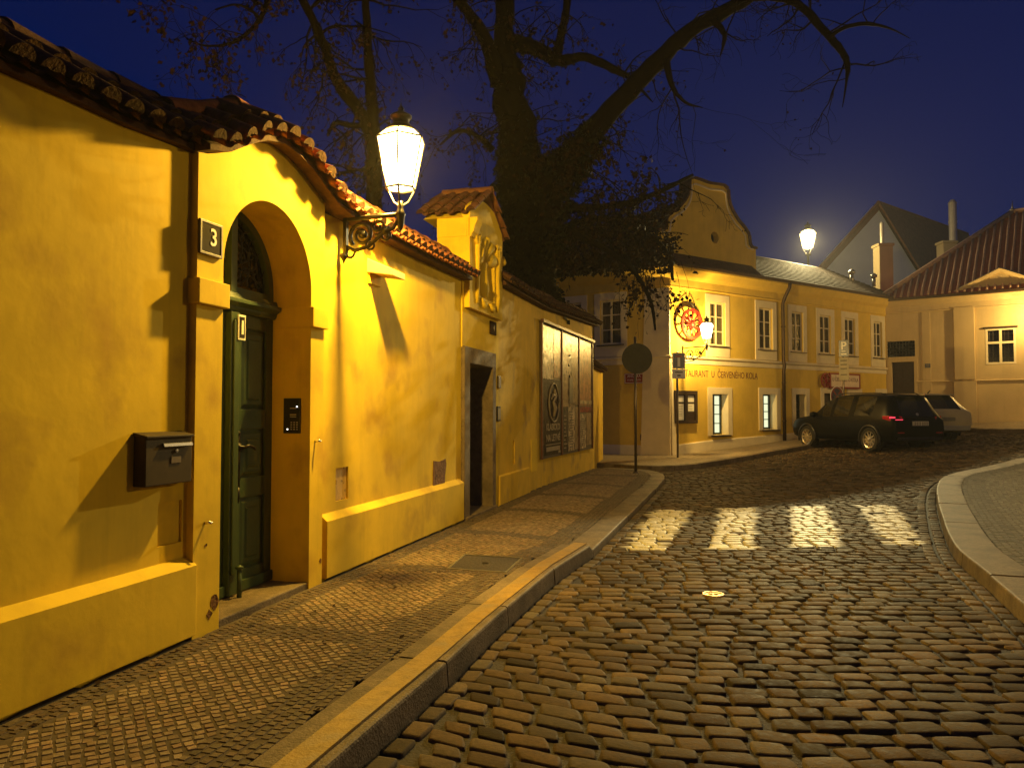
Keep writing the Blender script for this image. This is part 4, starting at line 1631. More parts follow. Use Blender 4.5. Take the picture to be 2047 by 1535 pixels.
mb.lathe(vc_ + Vector((-0.022, 0, -0.002)), [(0.018, 0), (0.018, 0.006), (0.006, 0.008)], 12)
mb.lathe(vc_ + Vector((0.022, 0, -0.002)), [(0.018, 0), (0.018, 0.006), (0.006, 0.008)], 12)
mb.build("boss", MATS["worn_brass"], vc, smooth=True)


# ------------------------------------------------------------------ restaurant
rb = thing("restaurant_building", R.P(0, 0, 0), "two-storey yellow corner restaurant with curved baroque gable and white window surrounds", "building")
EZ = 5.55                          # underside of the eave
up_px = ((1420, 600, 1448, 697), (1518, 612, 1543, 702), (1583, 626, 1604, 707), (1639, 635, 1660, 711), (1689, 641, 1708, 715), (1747, 650, 1762, 718))
UP = []
for q in up_px:
    a, b, c, d = R.rect(*q)
    UP.append((a - 0.03, b + 0.03, 3.42, 4.80))
low_px = ((1423, 788, 1455, 868), (1524, 787, 1552, 858), (1590, 787, 1611, 853), (1647, 785, 1667, 860), (1699, 785, 1717, 850), (1756, 785, 1771, 850))
LOW = []
for q in low_px:
    a, b, c, d = R.rect(*q)
    z0 = 0.62 + 0.055 * (a - 2.0)
    LOW.append((a, b, z0, 1.90 + 0.012 * (a - 2.0)))
LOW[3] = (LOW[3][0], LOW[3][1], 0.45, 2.0)
mb = MB()
mb.plate(R, rect_loop(-0.0, RLEN, -0.6, 5.9), [rect_loop(*q) for q in UP] + [rect_loop(*q) for q in LOW], -0.45, 0.0)
mb.build("street_wall", PLAS, rb)
lw = L.rect(1200, 603, 1242, 692)
LW = [(lw[0], lw[1], 3.45, 4.85)]
lw2 = L.rect(1135, 600, 1163, 690)
LW.append((lw2[0] - 0.2, lw2[1], 3.45, 4.85))
mb = MB()
mb.plate(L, rect_loop(-2.0, LLEN + 0.0, -0.6, 5.9), [rect_loop(*q) for q in LW], -0.45, 0.0)
mb.build("side_wall", PLAS, rb)
DGREEN = mat("dark_window_frame", (0.015, 0.022, 0.014), 0.45, 0.1)


def upper_window(F, q, par, sill_mat=ROOFMET):
    s0, s1, z0, z1 = q
    mb = MB()
    t = 0.20
    mb.plate(F, rect_loop(s0 - t, s1 + t, 3.06, z1 + 0.24), [rect_loop(s0, s1, z0, z1)], -0.012, 0.028)
    fr = mb.build("window_surround", TRIM, par, bevel=0.006)
    mb = MB()
    w = 0.055
    mb.plate(F, rect_loop(s0 - 0.01, s1 + 0.01, z0 - 0.01, z1 + 0.01), [rect_loop(s0 + w, (s0 + s1) / 2 - w * 0.6, z0 + w, z1 - w), rect_loop((s0 + s1) / 2 + w * 0.6, s1 - w, z0 + w, z1 - w)], -0.10, -0.05)
    for k in (1, 2):
        z = z0 + (z1 - z0) * k / 3
        mb.box(F, s0 + w, (s0 + s1) / 2 - w * 0.6, -0.088, -0.062, z - 0.018, z + 0.018)
        mb.box(F, (s0 + s1) / 2 + w * 0.6, s1 - w, -0.088, -0.062, z - 0.018, z + 0.018)
    wi = mb.build("window", TRIM, par, bevel=0.003)
    mb = MB()
    mb.box(F, s0 + 0.01, s1 - 0.01, -0.079, -0.073, z0 + 0.01, z1 - 0.01)
    mb.build("pane", PANE, wi)
    mb = MB()
    cw = s1 - s0
    for a, b in ((0.0, random.uniform(0.42, 0.49)), (random.uniform(0.51, 0.58), 1.0)):
        n = 22
        mb.grid([[F.P(s0 + cw * (a + (b - a) * i / n), -0.17 + 0.02 * math.sin(i * 1.7 + a * 9), z) for z in (z0 - 0.02, z1 + 0.02)] for i in range(n + 1)])
    mb.build("curtain", CURT, wi, smooth=True)
    mb = MB()
    mb.box(F, s0 - 0.1, s1 + 0.1, -0.6, -0.46, z0 - 0.2, z1 + 0.2)
    mb.build("dark_interior", DARKIN, wi)
    mb = MB()
    mb.hexa([F.P(s0 - 0.10, -0.05, z0 - 0.03), F.P(s1 + 0.10, -0.05, z0 - 0.03), F.P(s1 + 0.10, 0.10, z0 - 0.05), F.P(s0 - 0.10, 0.10, z0 - 0.05),
             F.P(s0 - 0.10, -0.05, z0 + 0.004), F.P(s1 + 0.10, -0.05, z0 + 0.004), F.P(s1 + 0.10, 0.10, z0 - 0.02), F.P(s0 - 0.10, 0.10, z0 - 0.02)])
    mb.build("sill", sill_mat, par, bevel=0.003)


for q in UP:
    upper_window(R, q, rb)
for q in LW:
    upper_window(L, q, rb)


def lower_window(F, q, par, lit):
    s0, s1, z0, z1 = q
    mb = MB()
    t = 0.2
    mb.plate(F, rect_loop(s0 - t, s1 + t, z0 - 0.03, z1 + 0.2), [rect_loop(s0, s1, z0, z1)], -0.012, 0.028)
    mb.build("window_surround", TRIM, par, bevel=0.006)
    mb = MB()
    # whitewashed reveal
    for a, b in ((s0 - 0.002, s0 + 0.012), (s1 - 0.012, s1 + 0.002)):
        mb.box(F, a, b, -0.34, 0.024, z0, z1)
    mb.box(F, s0 + 0.012, s1 - 0.012, -0.34, 0.024, z1 - 0.012, z1 + 0.001)
    mb.build("window_reveal", TRIM, par)
    mb = MB()
    w = 0.06
    m_ = (s0 + s1) / 2
    mb.plate(F, rect_loop(s0 - 0.01, s1 + 0.01, z0, z1), [rect_loop(s0 + w, m_ - 0.03, z0 + w, z1 - w), rect_loop(m_ + 0.03, s1 - w, z0 + w, z1 - w)], -0.30, -0.24)
    for k in (1, 2, 3):
        z = z0 + w + (z1 - z0 - 2 * w) * k / 4
        mb.box(F, s0 + w, s1 - w, -0.285, -0.255, z - 0.014, z + 0.014)
    wi = mb.build("window", DGREEN, par, bevel=0.003)
    mb = MB()
    mb.box(F, s0 + 0.01, s1 - 0.01, -0.315, -0.305, z0 + 0.02, z1 - 0.02)
    mb.build("pane", WARM if lit else DPANE, wi)
    mb = MB()
    mb.hexa([F.P(s0 - 0.05, -0.3, z0 - 0.03), F.P(s1 + 0.05, -0.3, z0 - 0.03), F.P(s1 + 0.05, 0.10, z0 - 0.06), F.P(s0 - 0.05, 0.10, z0 - 0.06),
             F.P(s0 - 0.05, -0.3, z0 + 0.004), F.P(s1 + 0.05, -0.3, z0 + 0.004), F.P(s1 + 0.05, 0.10, z0 - 0.02), F.P(s0 - 0.05, 0.10, z0 - 0.02)])
    mb.build("sill", ROOFMET, par, bevel=0.003)


for k, q in enumerate(LOW):
    if k == 3:
        mb = MB()
        mb.plate(R, rect_loop(q[0] - 0.2, q[1] + 0.2, 0.0, q[3] + 0.2), [rect_loop(*q)], -0.012, 0.028)
        mb.build("door_surround", TRIM, rb, bevel=0.006)
        mb = MB()
        mb.box(R, q[0] - 0.02, q[1] + 0.02, -0.2, -0.14, q[2], q[3])
        for z in (0.7, 1.3):
            mb.box(R, q[0] + 0.12, q[1] - 0.12, -0.14, -0.125, z, z + 0.45)
        mb.build("door", WOOD, rb, bevel=0.004)
    else:
        lower_window(R, q, rb, k < 2)

# mouldings round both fronts
FRONT = [L.P(-2.0, 0, 0), R.P(0, 0, 0), R.P(RLEN, 0, 0)]
mb = MB()
mb.sweep(FRONT, [(-0.1, 2.80), (0.02, 2.80), (0.02, 2.93), (0.05, 2.95), (0.08, 2.98), (0.08, 3.02), (0.02, 3.05), (-0.1, 3.05)])
mb.build("string_course", TRIM, rb, bevel=0.003)
mb = MB()
mb.sweep(FRONT, [(-0.1, 5.08), (0.04, 5.08), (0.06, 5.12), (0.04, 5.15), (0.04, 5.36), (0.08, 5.40), (0.16, 5.46), (0.26, 5.60), (0.30, 5.64), (0.30, 5.72), (-0.1, 5.72)])
mb.build("cornice", PLAS, rb, bevel=0.003)
mb = MB()
mb.sweep([R.P(0.0, 0, 0), R.P(1.7, 0, gz(6, 24)), R.P(RLEN, 0, 0.5)], [(-0.1, -0.7), (0.05, -0.7), (0.05, 0.30), (0.03, 0.33), (-0.1, 0.33)])
mb.sweep([L.P(-2, 0, 0), L.P(LLEN, 0, 0)], [(-0.1, -0.7), (0.05, -0.7), (0.05, 0.28), (0.03, 0.31), (-0.1, 0.31)])
mb.build("plinth", TRIM, rb, bevel=0.006)
mb = MB()
mb.hexa([L.P(LLEN - 0.95, -0.05, -0.5), L.P(LLEN + 0.02, -0.05, -0.5), L.P(LLEN + 0.02, 0.10, -0.5), L.P(LLEN - 0.95, 0.10, -0.5), L.P(LLEN - 0.80, -0.05, 5.1), L.P(LLEN, -0.05, 5.1), L.P(LLEN, 0.03, 5.1), L.P(LLEN - 0.80, 0.03, 5.1)])
mb.hexa([R.P(-0.03, -0.05, -0.5), R.P(0.20, -0.05, -0.5), R.P(0.20, 0.10, -0.5), R.P(-0.03, 0.10, -0.5), R.P(0.0, -0.05, 2.8), R.P(0.06, -0.05, 2.8), R.P(0.06, 0.03, 2.8), R.P(0.0, 0.03, 2.8)])
mb.build("corner_pilaster", TRIM, rb, bevel=0.01)
vt = L.rect(1280, 868, 1288, 880, 0.0)
mb = MB()
mb.box(L, vt[0], vt[1], 0.0, 0.012, vt[2], vt[3])
mb.build("wall_vent", WOOD, rb)

# roofs
EV = 5.72
RD, RZ = -3.0, 7.48
mb = MB()
gE = 0.36


def slope_sheet(mb, a, b, c, d, n=1):
    mb.face([a, b, c, d])


rs0, rs1 = 4.0, RLEN + 0.6
mb.hexa([R.P(rs0, gE, EV - 0.02), R.P(rs1, gE, EV - 0.02), R.P(rs1, RD, RZ - 0.08), R.P(rs0, RD, RZ - 0.08), R.P(rs0, gE, EV + 0.06), R.P(rs1, gE, EV + 0.06), R.P(rs1, RD, RZ), R.P(rs0, RD, RZ)])
mb.hexa([R.P(rs0, RD, RZ - 0.08), R.P(rs1, RD, RZ - 0.08), R.P(rs1, -3.8, 6.6), R.P(rs0, -3.8, 6.6), R.P(rs0, RD, RZ - 0.001), R.P(rs1, RD, RZ - 0.001), R.P(rs1, -3.8, 6.7), R.P(rs0, -3.8, 6.7)])
# courses of flat tiles as real steps
for k in range(15):
    f = (k + 0.5) / 15
    d_ = gE + (RD - gE) * f
    z_ = EV + 0.06 + (RZ - EV - 0.06) * f
    d2_ = gE + (RD - gE) * (f - 0.05)
    z2_ = EV + 0.06 + (RZ - EV - 0.06) * (f - 0.05)
    mb.hexa([R.P(rs0, d2_, z2_ - 0.01), R.P(rs1, d2_, z2_ - 0.01), R.P(rs1, d_, z_ - 0.01), R.P(rs0, d_, z_ - 0.01), R.P(rs0, d2_, z2_ + 0.03), R.P(rs1, d2_, z2_ + 0.03), R.P(rs1, d_, z_ + 0.004), R.P(rs0, d_, z_ + 0.004)])
mb.build("tile_roof", mat("old_flat_tile", (0.045, 0.022, 0.013), 0.9, 0.4, 6.0, 0.3, 40.0, spec=0.05), rb)
mb = MB()
# skirt of tiles in front of the gable and the hip over the short front
mb.hexa([R.P(0.0, gE, EV - 0.02), R.P(4.0, gE, EV - 0.02), R.P(4.0, -0.1, EV + 0.40), R.P(0.0, -0.1, EV + 0.40), R.P(0.0, gE, EV + 0.06), R.P(4.0, gE, EV + 0.06), R.P(4.0, -0.1, EV + 0.46), R.P(0.0, -0.1, EV + 0.46)])
hipA = L.P(LLEN + 0.25, 0.36, EV + 0.04)
hipB = L.P(-2.0, 0.36, EV + 0.04)
rA = R.P(1.79, -0.25, 8.15)
rB = R.P(0.9, -7.0, 8.05)
mb.face([hipB, hipA, R.P(0.1, -0.15, 6.16), rA, rB])
mb.face([hipB, rB, L.P(-2.0, -6, 6.0)])
mb.face([rA, R.P(3.9, -0.25, 6.2), R.P(3.9, -7, 6.2), rB])
mb.build("gable_roof", TILE2, rb)
gp = [(1511, 530), (1511, 499), (1501, 496), (1497, 489), (1495, 470), (1487, 457), (1474, 442), (1463, 424), (1457, 410), (1454, 395), (1453, 379), (1446, 373), (1436, 371), (1420, 369)]
GR = [R.hit(u, v, -0.1) for u, v in gp]
sm = 1.93
GRs = [(s, z) for s, z in GR]
GLs = [(2 * sm - s, z) for s, z in reversed(GRs)]
GRs[0] = (GRs[0][0], 6.0)
GLs[-1] = (2 * sm - GRs[0][0], 6.0)
gab = GRs + GLs
mb = MB()
oc = R.hit(1429, 475, -0.1)
hole = [(oc[0] + 0.19 * math.cos(t), oc[1] + 0.19 * math.sin(t)) for t in np.linspace(0, 2 * math.pi, 20)[:-1]]
mb.plate(R, gab, [hole], -0.45, -0.1)
gbo = mb.build("gable", PLAS, rb)
mb = MB()
mb.lathe(R.P(oc[0], -0.3, oc[1]), [(0.0, 0), (0.22, 0.0)], 20, R.n)
mb.build("round_window", DPANE, gbo)
mb = MB()
path = [R.P(s, -0.1, z) for s, z in gab[1:-1]]
inner = []
for k, (s, z) in enumerate(gab[1:-1]):
    cx_, cz_ = sm, 6.4
    v_ = Vector((cx_ - s, cz_ - z))
    v_.normalize()
    inner.append((s + v_.x * 0.16, z + v_.y * 0.16))
mb.tube([R.P(s, -0.095, z) for s, z in inner], 0.035, 6)
mb.build("gable_moulding", TRIM, gbo, smooth=True)
mb = MB()
# tiles capping the curved outline
pts = [Vector((s, z)) for s, z in gab[1:-1]]
for a, b in zip(pts, pts[1:]):
    t_ = b - a
    if t_.length < 1e-3:
        continue
    nn = Vector((t_.y, -t_.x)).normalized()
    if nn.dot((a + b) / 2 - Vector((sm, 6.3))) < 0:
        nn = -nn
    mb.hexa([R.P(a.x, -0.50, a.y), R.P(b.x, -0.50, b.y), R.P(b.x, -0.04, b.y), R.P(a.x, -0.04, a.y)] + [R.P(q.x + nn.x * 0.07, d_, q.y + nn.y * 0.07) for q, d_ in ((a, -0.5), (b, -0.5), (b, -0.02), (a, -0.02))])
mb.build("gable_tiles", TILE2, gbo)
mb = MB()
mb.sweep([R.P(0.0, 0, 0), R.P(RLEN, 0, 0)], [(0.32, EV - 0.02), (0.36, EV - 0.05), (0.43, EV - 0.05), (0.46, EV), (0.46, EV + 0.04), (0.44, EV + 0.01), (0.36, EV - 0.02), (0.34, EV + 0.02)])
mb.sweep([L.P(-2, 0, 0), L.P(LLEN, 0, 0)], [(0.32, EV - 0.02), (0.36, EV - 0.05), (0.43, EV - 0.05), (0.46, EV), (0.46, EV + 0.04), (0.44, EV + 0.01), (0.36, EV - 0.02), (0.34, EV + 0.02)])
mb.build("gutter", ROOFMET, rb)
ds = R.hit(1566, 720, 0.1)[0]
mb = MB()
mb.tube([R.P(ds, 0.40, EV - 0.03), R.P(ds, 0.38, EV - 0.2), R.P(ds, 0.2, EV - 0.5), R.P(ds, 0.11, EV - 0.7), R.P(ds, 0.11, 3.1), R.P(ds, 0.15, 2.9), R.P(ds, 0.11, 2.7), R.P(ds, 0.11, 0.1)], 0.06, 10)
for z_ in (1.0, 2.3, 4.2):
    mb.lathe(R.P(ds, 0.11, z_), [(0.065, 0), (0.075, 0.005), (0.075, 0.04), (0.065, 0.045)], 10)
mb.build("downpipe", ROOFMET, rb, smooth=True)
for u, v in ((1703, 560), (1747, 573)):
    d_ = -1.1
    s_ = R.hit(u, v, d_)[0]
    z_ = EV + 0.06 + (RZ - EV) * (gE - d_) / (gE - RD)
    mb = MB()
    mb.tube([R.P(s_, d_, z_ - 0.05), R.P(s_, d_, z_ + 0.3)], 0.07, 10)
    mb.lathe(R.P(s_, d_, z_ + 0.3), [(0.07, 0), (0.13, 0.02), (0.13, 0.12), (0.02, 0.2)], 10)
    mb.build("roof_vent", STEEL, rb, smooth=True)
u0 = R.hit(1345, 750)[0]
u1 = R.hit(1513, 750)[0]
lettering("lettering", "RESTAURANT  U  ČERVENÉHO KOLA", R, (u0 + u1) / 2 + 0.1, 2.50, 0.004, 0.30, mat("brown_paint", (0.16, 0.045, 0.02), 0.7, 0.2), rb, width=(u1 - u0) - 0.15)
mb = MB()
mb.box(R, 0.0, RLEN, -5.0, -3.8, -0.5, 6.6)
mb.build("back_wall", CREAM, rb)

# things on the restaurant front
q = R.rect(1348, 781, 1393, 846, 0.06)
mbx_ = thing("menu_case", R.P(q[0], 0, q[2]), "dark framed menu case with two lit menu sheets on the restaurant corner", "menu case")
mb = MB()
m_ = (q[0] + q[1]) / 2
mb.box(R, q[0], q[1], 0.0, 0.05, q[2], q[3])
mb.plate(R, rect_loop(q[0], q[1], q[2], q[3]), [rect_loop(q[0] + 0.12, m_ - 0.06, q[2] + 0.08, q[3] - 0.12), rect_loop(m_ + 0.06, q[1] - 0.10, q[2] + 0.08, q[3] - 0.12)], 0.05, 0.10)
mb.build("case", WOOD, mbx_, bevel=0.004)
mb = MB()
for a, b in ((q[0] + 0.12, m_ - 0.06), (m_ + 0.06, q[1] - 0.10)):
    mb.box(R, a + 0.02, b - 0.02, 0.05, 0.054, q[3] - 0.34, q[3] - 0.15)
    mb.box(R, a + 0.02, b - 0.02, 0.05, 0.054, q[2] + 0.10 if a < m_ else q[2] + 0.36, q[3] - 0.40)
mb.build("menu_sheet", WHITE, mbx_)
mb = MB()
for a, b in ((q[0] + 0.12, m_ - 0.06), (m_ + 0.06, q[1] - 0.10)):
    for k in range(7):
        mb.box(R, a + 0.06, b - 0.06 - 0.05 * random.random(), 0.054, 0.0555, q[3] - 0.46 - 0.05 * k, q[3] - 0.45 - 0.05 * k)
mb.build("printed_lines", DARKP, mbx_)
ss = L.rect(1249, 746, 1286, 767, 0.0)
sgn_ = thing("street_sign", L.P(ss[0], 0, ss[2]), "red enamel street name plate behind the round road sign", "street sign")
mb = MB()
mb.box(L, ss[0], ss[1] + 0.1, 0.032, 0.045, ss[2], ss[3])
mb.build("plate", RED, sgn_, bevel=0.01)
mb = MB()
mb.plate(L, rect_loop(ss[0] + 0.02, ss[1] + 0.08, ss[2] + 0.02, ss[3] - 0.02), [rect_loop(ss[0] + 0.035, ss[1] + 0.065, ss[2] + 0.035, ss[3] - 0.035)], 0.045, 0.048)
mb.build("border", WHITE, sgn_)
lettering("lettering", "ANEŽSKÁ", L, (ss[0] + ss[1]) / 2 + 0.02, ss[2] + 0.23, 0.049, 0.12, WHITE, sgn_, width=(ss[1] - ss[0]) * 0.72)
lettering("lettering", "STARÉ MĚSTO", L, (ss[0] + ss[1]) / 2 + 0.02, ss[2] + 0.11, 0.049, 0.07, WHITE, sgn_, width=(ss[1] - ss[0]) * 0.72)

hb_ = R.rect(1661, 749, 1718, 774, 0.1)
sb = thing("restaurant_sign", R.P(hb_[0], 0, hb_[2]), "pale framed restaurant name board with small red wheel above the door", "sign board")
mb = MB()
mb.box(R, hb_[0], hb_[1], 0.04, 0.10, hb_[2], hb_[3])
mb.build("board", mat("sign_cream", (0.72, 0.58, 0.44), 0.5, 0.08), sb)
mb = MB()
mb.plate(R, rect_loop(hb_[0] - 0.05, hb_[1] + 0.05, hb_[2] - 0.05, hb_[3] + 0.05), [rect_loop(hb_[0] + 0.01, hb_[1] - 0.01, hb_[2] + 0.01, hb_[3] - 0.01)], 0.035, 0.115)
mb.build("frame", RED, sb, bevel=0.004)
lettering("lettering", "U ČERVENÉHO KOLA", R, (hb_[0] + hb_[1]) / 2, (hb_[2] + hb_[3]) / 2 + 0.04, 0.102, 0.2, MATS["brown_paint"], sb, width=(hb_[1] - hb_[0]) * 0.9)


def wheel_mesh(F, s, z, d, r, n=10, w=0.06):
    mb = MB()
    mb.lathe(F.P(s, d, z), [(r * 0.84, -w / 2), (r, -w / 2), (r, w / 2), (r * 0.84, w / 2), (r * 0.84, -w / 2)], 32, F.n)
    rim = mb
    sp = MB()
    for k in range(n):
        t = 2 * math.pi * k / n + 0.2
        sp.tube([F.P(s, d, z), F.P(s + r * 0.86 * math.cos(t), d, z + r * 0.86 * math.sin(t))], 0.028, 6)
    hub = MB()
    hub.lathe(F.P(s, d, z), [(0.0, -w), (r * 0.2, -w), (r * 0.2, w), (r * 0.13, w * 1.4), (0.0, w * 1.4)], 16, F.n)
    return rim, sp, hub


wz = (hb_[2] + hb_[3]) / 2
a_, b_, c2_ = wheel_mesh(R, hb_[0] - 0.28, wz, 0.08, 0.27, 8, 0.04)
a_.build("wheel_emblem", RED, sb, smooth=False)
b_.build("wheel_spoke", RED, sb)
c2_.build("wheel_hub", RED, sb)
ws, wz2 = R.hit(1383, 648, 0.22)
wt = thing("wheel_sign", R.P(ws, 0, wz2), "red spoked cart wheel hung on the restaurant wall beside the corner lantern", "wheel")
a_, b_, c2_ = wheel_mesh(R, ws, wz2, 0.22, 0.47, 10, 0.08)
a_.build("rim", RED, wt)
b_.build("spoke", RED, wt, smooth=True)
c2_.build("hub", RED, wt)
mb = MB()
mb.tube([R.P(ws, -0.0, wz2), R.P(ws, 0.2, wz2)], 0.04, 8)
mb.tube([R.P(ws - 0.35, 0.0, wz2 + 0.75), R.P(ws - 0.05, 0.3, wz2 + 0.60), R.P(ws, 0.24, wz2 + 0.5)], 0.015, 6)
mb.tube([R.P(ws + 0.35, 0.0, wz2 + 0.75), R.P(ws + 0.05, 0.3, wz2 + 0.60), R.P(ws, 0.24, wz2 + 0.5)], 0.015, 6)
mb.build("wall_hook", IRON, wt, smooth=True)

# ------------------------------------------------------------------ pale house closing the street
ph = thing("pale_house", T.P(2, 0, 0.8), "cream single-storey house with pilasters, pediment and ribbed red hipped roof", "building")
tw = T.rect(1970, 657, 2031, 727)
tw = (tw[0], tw[1], 3.05, 4.35)
td = (0.20, 0.98, 0.55, 3.25)
tg_ = (0.05, 1.02, 3.45, 4.06)
mb = MB()
mb.plate(T, rect_loop(0.0, 12, -0.3, 5.7), [rect_loop(*tw), rect_loop(*td), rect_loop(*tg_)], -0.5, -0.0)
mb.build("wall", CREAM, ph)
for a, b, d_ in ((1.27, 1.55, 0.03), (2.34, 3.0, 0.10), (6.0, 6.6, 0.10)):
    mb = MB()
    mb.box(T, a, b, -0.01, d_, 2.52, 5.20)
    mb.box(T, a - 0.03, b + 0.03, -0.01, d_ + 0.025, 0.0, 2.45)
    mb.build("pilaster", CREAM, ph, bevel=0.008)
mb = MB()
mb.sweep([T.P(1.05, 0, 0), T.P(12, 0, 0)], [(-0.01, 2.44), (0.035, 2.44), (0.05, 2.47), (0.035, 2.51), (-0.01, 2.51)])
mb.build("string_course", CREAM, ph)
mb = MB()
mb.sweep([T.P(-0.1, 0, 0), T.P(12, 0, 0)], [(-0.05, 5.12), (0.05, 5.12), (0.07, 5.16), (0.05, 5.19), (0.05, 5.38), (0.10, 5.42), (0.2, 5.54), (0.26, 5.58), (0.26, 5.66), (-0.05, 5.66)])
mb.build("cornice", CREAM, ph, bevel=0.003)
mb = MB()
mb.sweep([T.P(0.0, 0, 0), T.P(12, 0, 0)], [(0.26, 5.66), (0.27, 5.60), (0.36, 5.60), (0.38, 5.68)])
mb.build("gutter", ROOFMET, ph)
pa, pz, pxm, pxe = 2.15, 5.60, 3.85, 5.55
mb = MB()
mb.plate(T, [(pa, pz), (pxe, pz), (pxm, 6.42)], [], -0.3, 0.12)
for a, b in (((pa - 0.08, pz), (pxm, 6.46)), ((pxe + 0.08, pz), (pxm, 6.46))):
    mb.tube([T.P(a[0], 0.15, a[1]), T.P(b[0], 0.15, b[1])], 0.09, 4)
mb.build("pediment", CREAM, ph)
mb = MB()
ap = T.P(4.0, -4.0, 9.35)
e0, e1 = T.P(-0.15, 0.33, 5.70), T.P(12, 0.33, 5.70)
fr_ = T.P(9, -4.0, 9.35)
mb.face([e0, e1, fr_, ap])
mb.face([e0, ap, T.P(-0.15, -8, 5.7)])
mb.build("hip_roof", REDROOF, ph)
mb = MB()
for k in range(36):
    s = 0.15 + 0.235 * k
    f1 = min(1.0, (s + 0.15) / 4.15)
    if f1 < 0.06:
        continue
    p0 = T.P(s, 0.33, 5.73)
    full = T.P(s, -4.0, 9.38)
    p1 = p0.lerp(full, f1)
    segs = max(2, int(10 * f1))
    pts = [p0.lerp(p1, q / segs) + Vector((random.gauss(0, 0.006), 0, random.gauss(0, 0.005))) for q in range(segs + 1)]
    mb.tube(pts, [0.045] * len(pts), 6)
mb.build("roof_ribs", MORTAR, ph, smooth=True)
mb = MB()
mb.tube([e0 + Vector((0, 0, 0.05)), ap + Vector((0, 0, 0.05))], 0.10, 8)
mb.tube([ap + Vector((0, 0, 0.05)), fr_ + Vector((0, 0, 0.05))], 0.10, 8)
mb.build("hip_ridge", MORTAR, ph, smooth=True)
mb = MB()
mb.tube([ap, ap + Vector((0, 0, 0.5))], [0.05, 0.008], 8)
mb.lathe(ap + Vector((0, 0, 0.05)), [(0.08, 0), (0.12, 0.06), (0.05, 0.14)], 10)
mb.build("finial", STEEL, ph, smooth=True)
mb = MB()
s0, s1, z0, z1 = tw
w = 0.07
sm_, zm_ = (s0 + s1) / 2, z0 + (z1 - z0) * 0.6
mb.plate(T, rect_loop(s0, s1, z0, z1), [rect_loop(a, b, c, d) for a, b in ((s0 + w, sm_ - 0.04), (sm_ + 0.04, s1 - w)) for c, d in ((z0 + w, zm_ - 0.04), (zm_ + 0.04, z1 - w))], -0.06, 0.01)
wi = mb.build("window", TRIM, ph, bevel=0.006)
mb = MB()
for k in range(1, 8):
    x_ = s0 + (s1 - s0) * k / 8
    mb.tube([T.P(x_, -0.09, z0), T.P(x_, -0.09, z1)], 0.008, 6)
for k in range(1, 6):
    z_ = z0 + (z1 - z0) * k / 6
    mb.tube([T.P(s0, -0.09, z_), T.P(s1, -0.09, z_)], 0.008, 6)
mb.build("grille", IRON, wi)
mb = MB()
mb.box(T, s0, s1, -0.14, -0.13, z0, z1)
mb.build("pane", DPANE, wi)
mb = MB()
mb.box(T, s0 - 0.07, s1 + 0.07, -0.02, 0.06, z1, z1 + 0.06)
mb.build("lintel_trim", ROOFMET, wi, bevel=0.004)
mb = MB()
mb.box(T, td[0] - 0.02, td[1] + 0.02, -0.25, -0.2, td[2], td[3])
for a in (0.25, 0.62):
    for z_ in (0.8, 1.7, 2.5):
        mb.box(T, a, a + 0.29, -0.2, -0.185, z_, z_ + 0.65)
mb.build("door", WOOD, ph, bevel=0.005)
mb = MB()
mb.plate(T, rect_loop(td[0] - 0.12, td[1] + 0.12, 0.5, td[3] + 0.12), [rect_loop(td[0], td[1], 0.4 + 0.15, td[3])], -0.01, 0.03)
mb.build("door_surround", CREAM, ph, bevel=0.006)
mb = MB()
for k in range(1, 9):
    x_ = tg_[0] + (tg_[1] - tg_[0]) * k / 9
    mb.tube([T.P(x_, -0.04, tg_[2]), T.P(x_, -0.04, tg_[3])], 0.011, 6)
for k in range(1, 5):
    z_ = tg_[2] + (tg_[3] - tg_[2]) * k / 5
    mb.tube([T.P(tg_[0], -0.03, z_), T.P(tg_[1], -0.03, z_)], 0.011, 6)
mb.build("transom_grille", IRON, ph)
mb = MB()
mb.box(T, tg_[0], tg_[1], -0.2, -0.15, tg_[2], tg_[3])
mb.build("transom_pane", DPANE, ph)
pl_ = T.rect(1849, 727, 1860, 735, 0.035)
pq = thing("name_plaque", T.P(pl_[0], 0, pl_[2]), "small dark blue plaque on the cream house beside its door", "plaque")
mb = MB()
mb.box(T, pl_[0], pl_[1], 0.032, 0.045, pl_[2], pl_[3])
mb.build("plate", BLUE, pq, bevel=0.003)
mb = MB()
for k in range(2):
    mb.box(T, pl_[0] + 0.03, pl_[1] - 0.03, 0.045, 0.047, pl_[2] + 0.04 + 0.06 * k, pl_[2] + 0.06 + 0.06 * k)
mb.build("printed_lines", PALE, pq)

# ------------------------------------------------------------------ house behind with grey gable
gh = thing("gabled_house", at_depth(1750, 620, 45), "tall grey gabled house with red tiled roof rising behind the restaurant", "building")
g_ap = at_depth(1750, 409, 45)
g_l = at_depth(1560, 620, 45)
g_r = at_depth(1893, 640, 45)
RV = Vector((10, 7.7, 0))
g_fr = Frame((g_ap.x, 45), (1, 0))
mb = MB()
mb.plate(g_fr, [(g_l.x - g_ap.x, 0), (g_r.x - g_ap.x, 0), (g_r.x - g_ap.x, g_r.z), (0, g_ap.z), (g_l.x - g_ap.x, g_l.z)], [], -0.4, 0.0)
mb.build("gable_wall", GREYPL, gh)
mb = MB()


def slab(mb, a, b, c, d, t=0.12):
    nn = (b - a).cross(d - a).normalized() * t
    mb.hexa([a, b, c, d, a + nn, b + nn, c + nn, d + nn])


